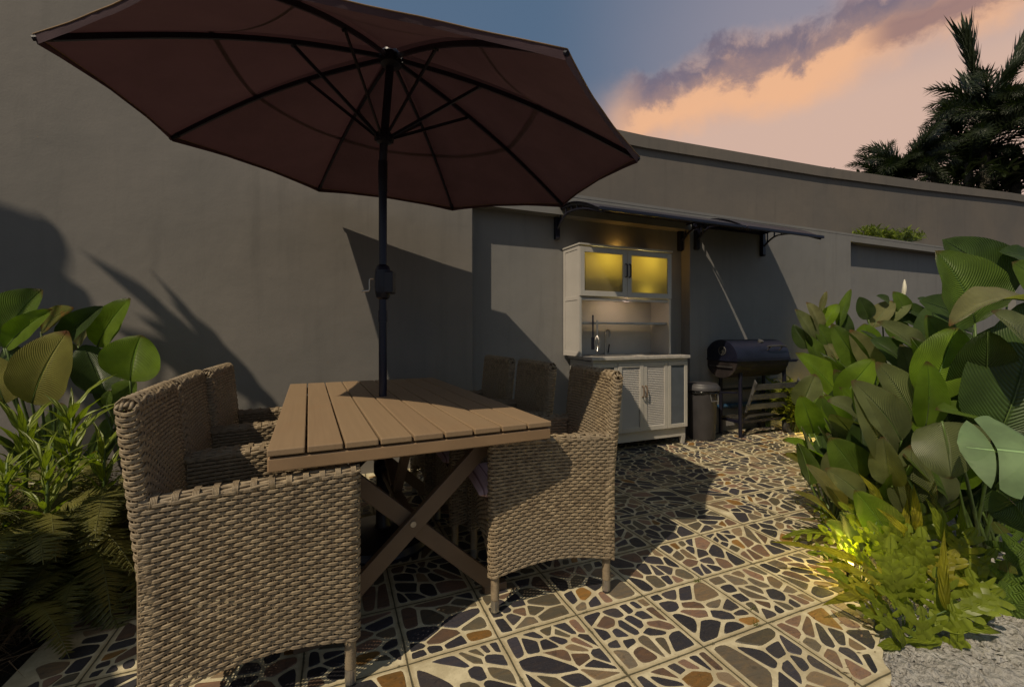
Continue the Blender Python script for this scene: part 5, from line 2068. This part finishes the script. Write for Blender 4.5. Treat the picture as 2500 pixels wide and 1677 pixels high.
# --- left bed
lg = 'broad leaved plants'
q1 = Vector((-2.45, 2.35, -.03))
l1 = pl('calathea_plant', q1, 'broad leaved plant at the left edge with yellowing and orange tipped leaves', 'plant', lg)
px_leaf(l1, q1, (10, 850), (104, 707), 130, 2.2, m_['calathea'], fold=.4)
px_leaf(l1, q1, (15, 850), (128, 755), 60, 2.1, m_['bright'], fold=.4)
px_leaf(l1, q1, (100, 810), (180, 752), 62, 2.3, m_['orangeleaf'])
px_leaf(l1, q1, (78, 985), (166, 808), 135, 2.0, m_['yellowleaf'], fold=.22, nrm=Vector((.5, -1, .35)))
px_leaf(l1, q1, (12, 985), (-20, 870), 95, 2.0, m_['yellowleaf'], nrm=Vector((.6, -1, .3)))
px_leaf(l1, q1, (-10, 890), (62, 862), 70, 2.2, m_['darkleaf'])
px_leaf(l1, q1, (150, 840), (252, 748), 62, 2.3, m_['darkleaf'], fold=.5)
px_leaf(l1, q1, (95, 900), (190, 850), 90, 2.35, m_['calathea'])
filler(l1, q1, 8, .25, .6, .3, [m_['darkleaf'], m_['calathea']], .12, .18, .25, .35, 61)
q2 = Vector((-2.12, 2.55, -.03))
l2 = pl('calathea_plant', q2, 'broad leaved plant next to the leftmost chair with one round bright leaf', 'plant', lg)
px_leaf(l2, q2, (238, 845), (318, 728), 75, 2.4, m_['bright'], fold=.4, nrm=Vector((.3, -1, .2)))
px_leaf(l2, q2, (190, 845), (256, 752), 45, 2.5, m_['paleleaf'], fold=.4)
px_leaf(l2, q2, (318, 930), (345, 818), 130, 2.25, m_['bright'], shape='calathea', fold=.18, nrm=Vector((.3, -1, .3)))
px_leaf(l2, q2, (256, 960), (205, 842), 95, 2.3, m_['darkleaf'], fold=.2)
px_leaf(l2, q2, (285, 1010), (330, 925), 80, 2.35, m_['calathea'])
px_leaf(l2, q2, (270, 1000), (240, 900), 60, 2.4, m_['darkleaf'])
px_leaf(l2, q2, (262, 992), (268, 952), 26, 2.2, m_['calathea'])
filler(l2, q2, 6, .2, .45, .25, [m_['darkleaf']], .1, .15, .22, .3, 63, keep=lambda b: b.x / b.y < -.95)

straps = []
for k in range(4):
    mb = MB()
    leaf_grid(mb, Vector((0, 0, 0)), Vector((.17, 0, .11 + .03 * k)), Vector((-.6, 0, 1)), .036, .2, .10, .02, k, shape='lance', nu=10, nv=4)
    straps.append(mb.mesh('leaf', M['strap'], True))
def rosette(root, n, label, seed, sc=1.0):
    t = pl('strap_leaf_plant', root, label, 'plant', 'strap leaved plants in the left bed')
    rr = random.Random(seed)
    ms = MB(); ms.tube([(0, 0, 0), (.01, 0, .18 * sc), (0, .01, .36 * sc)], [.008, .006, .004], 6)
    ms.build('stem', M['stem'], t, smooth=True)
    for k in range(n):
        o = bpy.data.objects.new('leaf', rr.choice(straps)); C.objects.link(o); o.parent = t
        z = .30 * sc * k / n + .03
        o.location = (0, 0, z)
        o.rotation_euler = (R(rr.uniform(-12, 12)), R(rr.uniform(-20, 20)), k * 2.4 + rr.uniform(-.3, .3))
        s = sc * rr.uniform(.7, 1.1); o.scale = (s, s, s)
for i, (x, y, Y, sc, lab) in enumerate([(170, 1060, 1.85, 1.0, 'strap leaved plant, tallest and sunlit, beside the near left chair'), (60, 1090, 1.8, .9, 'strap leaved plant at the left frame edge below the yellow leaf'), (250, 1130, 1.95, .85, 'low strap leaved plant close behind the near left chair back'),
                                        (110, 1150, 1.65, .8, 'strap leaved plant among the dry ferns'), (10, 1160, 1.7, .8, 'half cut strap leaved plant at the left frame edge in shade')]):
    r_ = at(x, y, Y=Y); r_.z = max(.12, r_.z - .22)
    rosette(Vector((r_.x, r_.y, r_.z - .02)), 20, lab, 70 + i, sc)
# mound under the left bed
mb = MB(); g = []
for i in range(40):
    row = []
    for j in range(50):
        a = -1.02 - i * .06; b = .9 + j * .052
        e = min(1, i / 7.0)
        z = -.05 + .22 * e * (1 - .3 * vnoise(a * 3, b * 3)) + .06 * vnoise(a * 9, b * 9, 3) * e
        row.append((a, b, z))
    g.append(row)
mb.grid(g, flip=True)
frame_obj(mb, 'soil_bed', M['soil'], kind='structure')


def sword_frond(L, seed):
    rr = random.Random(seed); mb = MB()
    def c(u): return Vector((L * u * .92, .04 * L * math.sin(u * 3 + seed), L * (.62 * u - .85 * u * u)))
    mb.tube([c(i / 10) for i in range(11)], [.0018] * 11, 4)
    n = 34
    for k in range(n):
        u = .08 + .9 * k / n
        ln = .085 * L / .4 * math.sin(math.pi * (.15 + .83 * u)) ** .7 * rr.uniform(.85, 1.1)
        d = (c(u + .01) - c(u - .01)).normalized()
        for s in (-1, 1):
            dirv = Vector((0, s, 0)) + d * .35 + Vector((0, 0, rr.uniform(-.35, .05)))
            p = c(u); q = p + dirv.normalized() * ln
            wv = d * L * .38 / n
            mb.add([p - wv, p.lerp(q, .5) - wv * 1.1, q, p.lerp(q, .5) + wv * 1.1, p + wv], [(0, 1, 2, 3, 4)], [(.2, .3), (.3, .4), (.5, .5), (.3, .6), (.2, .7)])
    return mb.mesh('frond', M['fern'])
sword = [sword_frond(.40 + .04 * k, k) for k in range(4)]
fg = 'sword ferns in the left bed'
for i, (x, y, Y, n, lab) in enumerate([(60, 1400, 1.7, 14, 'sword fern with arching fronds at the left edge of the paving'), (240, 1330, 1.9, 13, 'sword fern behind the near left chair'), (150, 1330, 1.8, 12, 'dark sword fern in the middle of the left bed'), (10, 1500, 1.5, 10, 'sword fern lowest in the left corner'), (90, 1250, 1.75, 14, 'sword fern under the strap leaved plants at the left edge'), (270, 1230, 2.0, 13, 'sword fern beside the near left chair back'), (190, 1420, 1.75, 12, 'sword fern spilling toward the left corner of the paving')]):
    r_ = at(x, y, Y=Y); r_.z = max(.04, min(.3, r_.z))
    fern_clump('sword_fern', r_, n, lab, 80 + i, yellow=0, group=fg, meshes_=sword, azr=(0, 360), tiltr=(-30, 10))
# tangle of dry stalks and groundcover
mb = MB(); rr = random.Random(99)
for k in range(3400):
    A = -1.03 - abs(rr.gauss(0, .42)); B = rr.uniform(1.3, 3.3)
    z = .0 + .22 * min(1, (-1.02 - A) / .42)
    p = Vector((A, B, z * .9 - .03)); L = rr.uniform(.08, .32)
    a = rr.uniform(0, 6.28)
    d = Vector((math.cos(a), math.sin(a), rr.uniform(.1, 1.3))).normalized()
    q = p + d * L; mdl = (p + q) / 2 + Vector((rr.uniform(-.04, .04), rr.uniform(-.04, .04), .05))
    mb.cm = 0
    wv = Vector((-math.sin(a), math.cos(a), 0)) * .0016
    mb.add([p - wv, mdl - wv, q, mdl + wv, p + wv], [(0, 1, 2, 3, 4)])
frame_obj(mb, 'dry_grass', M['dry'], 'tangle of dry brown stalks over the left bed', 'grass', kind='stuff')
mb = MB()
for k in range(11000):
    A = -1.06 - abs(rr.gauss(0, .40)); B = rr.uniform(1.3, 3.35)
    z = .0 + .24 * min(1, (-1.02 - A) / .42) + .20 * rr.random() ** 2 * min(1, (-1.0 - A) / .15)
    p = Vector((A, B, z)); L = rr.uniform(.010, .024)
    a = rr.uniform(0, 6.28); d = Vector((math.cos(a), math.sin(a), rr.uniform(-.3, .6))) * L
    s_ = Vector((-math.sin(a), math.cos(a), rr.uniform(-.4, .4))) * L * .4
    mb.add([p, p + d * .5 + s_, p + d, p + d * .5 - s_], [(0, 1, 2, 3)], [(.1, .5), (.4, .9), (.9, .5), (.4, .1)])
frame_obj(mb, 'ground_cover', M['cover'], 'small leaved ground cover in the left bed', 'ground cover', kind='stuff')

# --- tall banana standing left of the frame, it throws the leaf shadows on the wall
rb = Vector((-4.5, .45, -.03))
ban = pl('banana_plant', rb, 'tall banana plant outside the left edge that shades the plaster wall', 'plant')
mb = MB(); mb.tube([(0, 0, 0), (.02, 0, 1.5), (.05, .02, 3.0)], [.12, .10, .06], 14)
mb.build('trunk', M['bark'], ban, smooth=True)
def shade_leaf(tp, bp, w_, k, seed):
    k += 1.5
    T_ = at(*tp, B=WB) - SUNV * k; B_ = at(*bp, B=WB) - SUNV * k
    # keep it clear of the frame
    L = (T_ - B_).length
    add_leaf(ban, rb, B_, T_, w_, m_['calathea'], nrm=SUNV * -1 + Vector((.2, .1, 0)), seed=seed, fold=.15, arch=.05, shape='lance', stem_r=.012)
shade_leaf((195, 612), (420, 775), .085, 1.55, 1)
shade_leaf((240, 650), (470, 830), .09, 1.5, 12)
shade_leaf((368, 660), (500, 830), .075, 1.42, 2)
shade_leaf((290, 690), (500, 850), .09, 1.5, 3)
shade_leaf((410, 730), (560, 880), .12, 1.45, 13)
shade_leaf((330, 770), (640, 950), .20, 1.42, 4)
shade_leaf((260, 790), (560, 950), .16, 1.5, 5)
shade_leaf((-80, 470), (150, 720), .50, 1.9, 6)
shade_leaf((-220, 520), (60, 800), .60, 1.9, 7)
shade_leaf((60, 640), (240, 830), .30, 1.7, 8)
shade_leaf((-60, 760), (260, 900), .55, 1.8, 10)
shade_leaf((480, 850), (690, 1010), .10, 1.4, 14)

rb2 = Vector((-2.75, .15, -.03))
ban2 = pl('banana_plant', rb2, 'second tall banana plant outside the frame that shades the left corner of the paving', 'plant')
mb = MB(); mb.tube([(0, 0, 0), (.0, .02, .7), (.03, .02, 1.3)], [.08, .07, .05], 14)
mb.build('trunk', M['bark'], ban2, smooth=True)
for i_, (tp, bp, w_) in enumerate([((-1.05, .98), (-1.75, 1.30), .42), ((-1.20, 1.45), (-1.85, 1.62), .40)]):
    k_ = 1.75 + .06 * i_
    T_ = Vector((*tp, 0)) - SUNV * k_; B_ = Vector((*bp, 0)) - SUNV * k_
    add_leaf(ban2, rb2, B_, T_, w_, m_['calathea'], nrm=SUNV * -1 + Vector((.1, .1, 0)), seed=200 + i_, fold=.1, arch=.04, shape='calathea', stem_r=.012)

# --- palms beyond the wall
def plume(L, seed, up_=1.2, droop=.9):
    rr = random.Random(seed); mb = MB()
    def c(u): return Vector((L * u * (.55 + .2 * u), 0, L * (up_ * u - droop * u * u * .75)))
    mb.cm = 1
    mb.tube([c(i / 10) for i in range(11)], [.02 * (1 - i / 12) for i in range(11)], 5)
    mb.cm = 0
    n = 190
    for k in range(n):
        u = .06 + .94 * k / n
        d = (c(min(1, u + .01)) - c(u - .01)).normalized()
        e1 = d.cross(UP).normalized(); e2 = e1.cross(d)
        a = k * 2.39996
        out = (e1 * math.cos(a) + e2 * math.sin(a) * .8)
        ln = L * .26 * math.sin(math.pi * (.2 + .72 * u)) * rr.uniform(.7, 1.15)
        p = c(u); q = p + (out + d * .9).normalized() * ln - UP * ln * .15
        wv = d.cross(out).normalized() * ln * .05
        mdl = p.lerp(q, .5) + UP * .03 * ln
        mb.add([p - wv * .4, mdl - wv, q, mdl + wv, p + wv * .4], [(0, 1, 2, 3, 4)], [(.1, .3), (.4, .2), (.9, .5), (.4, .8), (.1, .7)])
    return mb.mesh('frond', [M['palm'], M['stem']])
def tuft(L, seed):
    rr = random.Random(seed); mb = MB()
    def c(u): return Vector((L * u * .30, 0, L * u * (1.0 - .12 * u)))
    mb.cm = 1
    mb.tube([c(i / 8) for i in range(9)], [.022 * (1 - i / 11) for i in range(9)], 5)
    mb.cm = 0
    for k in range(150):
        u = .12 + .86 * k / 150
        d = (c(min(1, u + .01)) - c(u - .01)).normalized()
        e1 = d.cross(Vector((0, 1, 0))).normalized(); e2 = e1.cross(d)
        a = k * 2.39996
        out = e1 * math.cos(a) + e2 * math.sin(a)
        ln = L * (.12 + .26 * u) * rr.uniform(.7, 1.1)
        p = c(u); q = p + (out * .55 + d * 1.5).normalized() * ln
        wv = d.cross(out).normalized() * ln * .045
        mdl = p.lerp(q, .5) + out * .02
        mb.add([p - wv * .4, mdl - wv, q, mdl + wv, p + wv * .4], [(0, 1, 2, 3, 4)], [(.1, .3), (.4, .2), (.9, .5), (.4, .8), (.1, .7)])
    return mb.mesh('frond', [M['palm'], M['stem']])
plumes = [plume(1.5, 1, 1.25, .8), plume(1.5, 2, 1.05, 1.05), plume(1.4, 3, .9, 1.2), tuft(1.7, 4)]
def palm(crown, sc, n, label, seed, spear=None):
    root = Vector((crown.x, crown.y, -.03))
    t = pl('palm_tree', root, label, 'palm tree', 'palms beyond the boundary wall')
    mb = MB(); h = crown.z
    mb.tube([(0, 0, 0), (.05, .02, h * .4), (.0, 0, h * .8), (0, 0, h)], [.16, .12, .10, .07], 12)
    mb.build('trunk', M['bark'], t, smooth=True)
    rr = random.Random(seed)
    for k in range(n):
        o = bpy.data.objects.new('frond', plumes[rr.randint(0, 2)]); C.objects.link(o); o.parent = t
        o.location = (0, 0, h - .05 + rr.uniform(-.1, .1))
        o.rotation_euler = (R(rr.uniform(-8, 8)), R(rr.uniform(-25, 30)), k * 2.39996 + rr.uniform(-.2, .2))
        s = sc * rr.uniform(.8, 1.1); o.scale = (s, s, s)
    if spear:
        for a_, tl, s_ in spear:
            o = bpy.data.objects.new('frond', plumes[3]); C.objects.link(o); o.parent = t
            o.location = (0, 0, h); o.rotation_euler = (0, R(tl), R(a_)); o.scale = (s_, s_, s_)
palm(at(2405, 300, Y=9.5), 1.0, 15, 'tallest palm with an upright tuft of new fronds beyond the wall', 1, [(180, -6, 1.2), (0, 8, 1.2), (60, 14, 1.0)])
palm(at(2365, 395, Y=9.8), 1.0, 22, 'palm crown merged under the tallest palm beyond the wall', 5)
palm(at(2215, 430, Y=9.3), .85, 26, 'short palm left of the tallest one, only its crown above the wall', 2)
palm(at(2150, 450, Y=9.6), .62, 18, 'small low palm crown leftmost above the boundary wall', 3)
palm(at(2530, 300, Y=9.0), 1.15, 24, 'palm cut by the right frame edge beyond the wall', 4)
palm(at(2480, 430, Y=9.4), .9, 20, 'low palm crown at the right frame edge just over the wall', 6)
leaflet_shrub('bushy_shrub', at(2330, 480, Y=10.4) - Vector((0, 0, .6)), 1500, 2.0, 1.25, M['palm'], 'dark mass of bushes between the palm crowns beyond the wall', 57, .2, .4, .3)
leaflet_shrub('bushy_shrub', at(2120, 455, Y=9.4) - Vector((0, 0, .6)), 260, 1.0, .85, M['palm'], 'dark bush peeping over the boundary wall left of the palms', 56, .15, .28, .3)
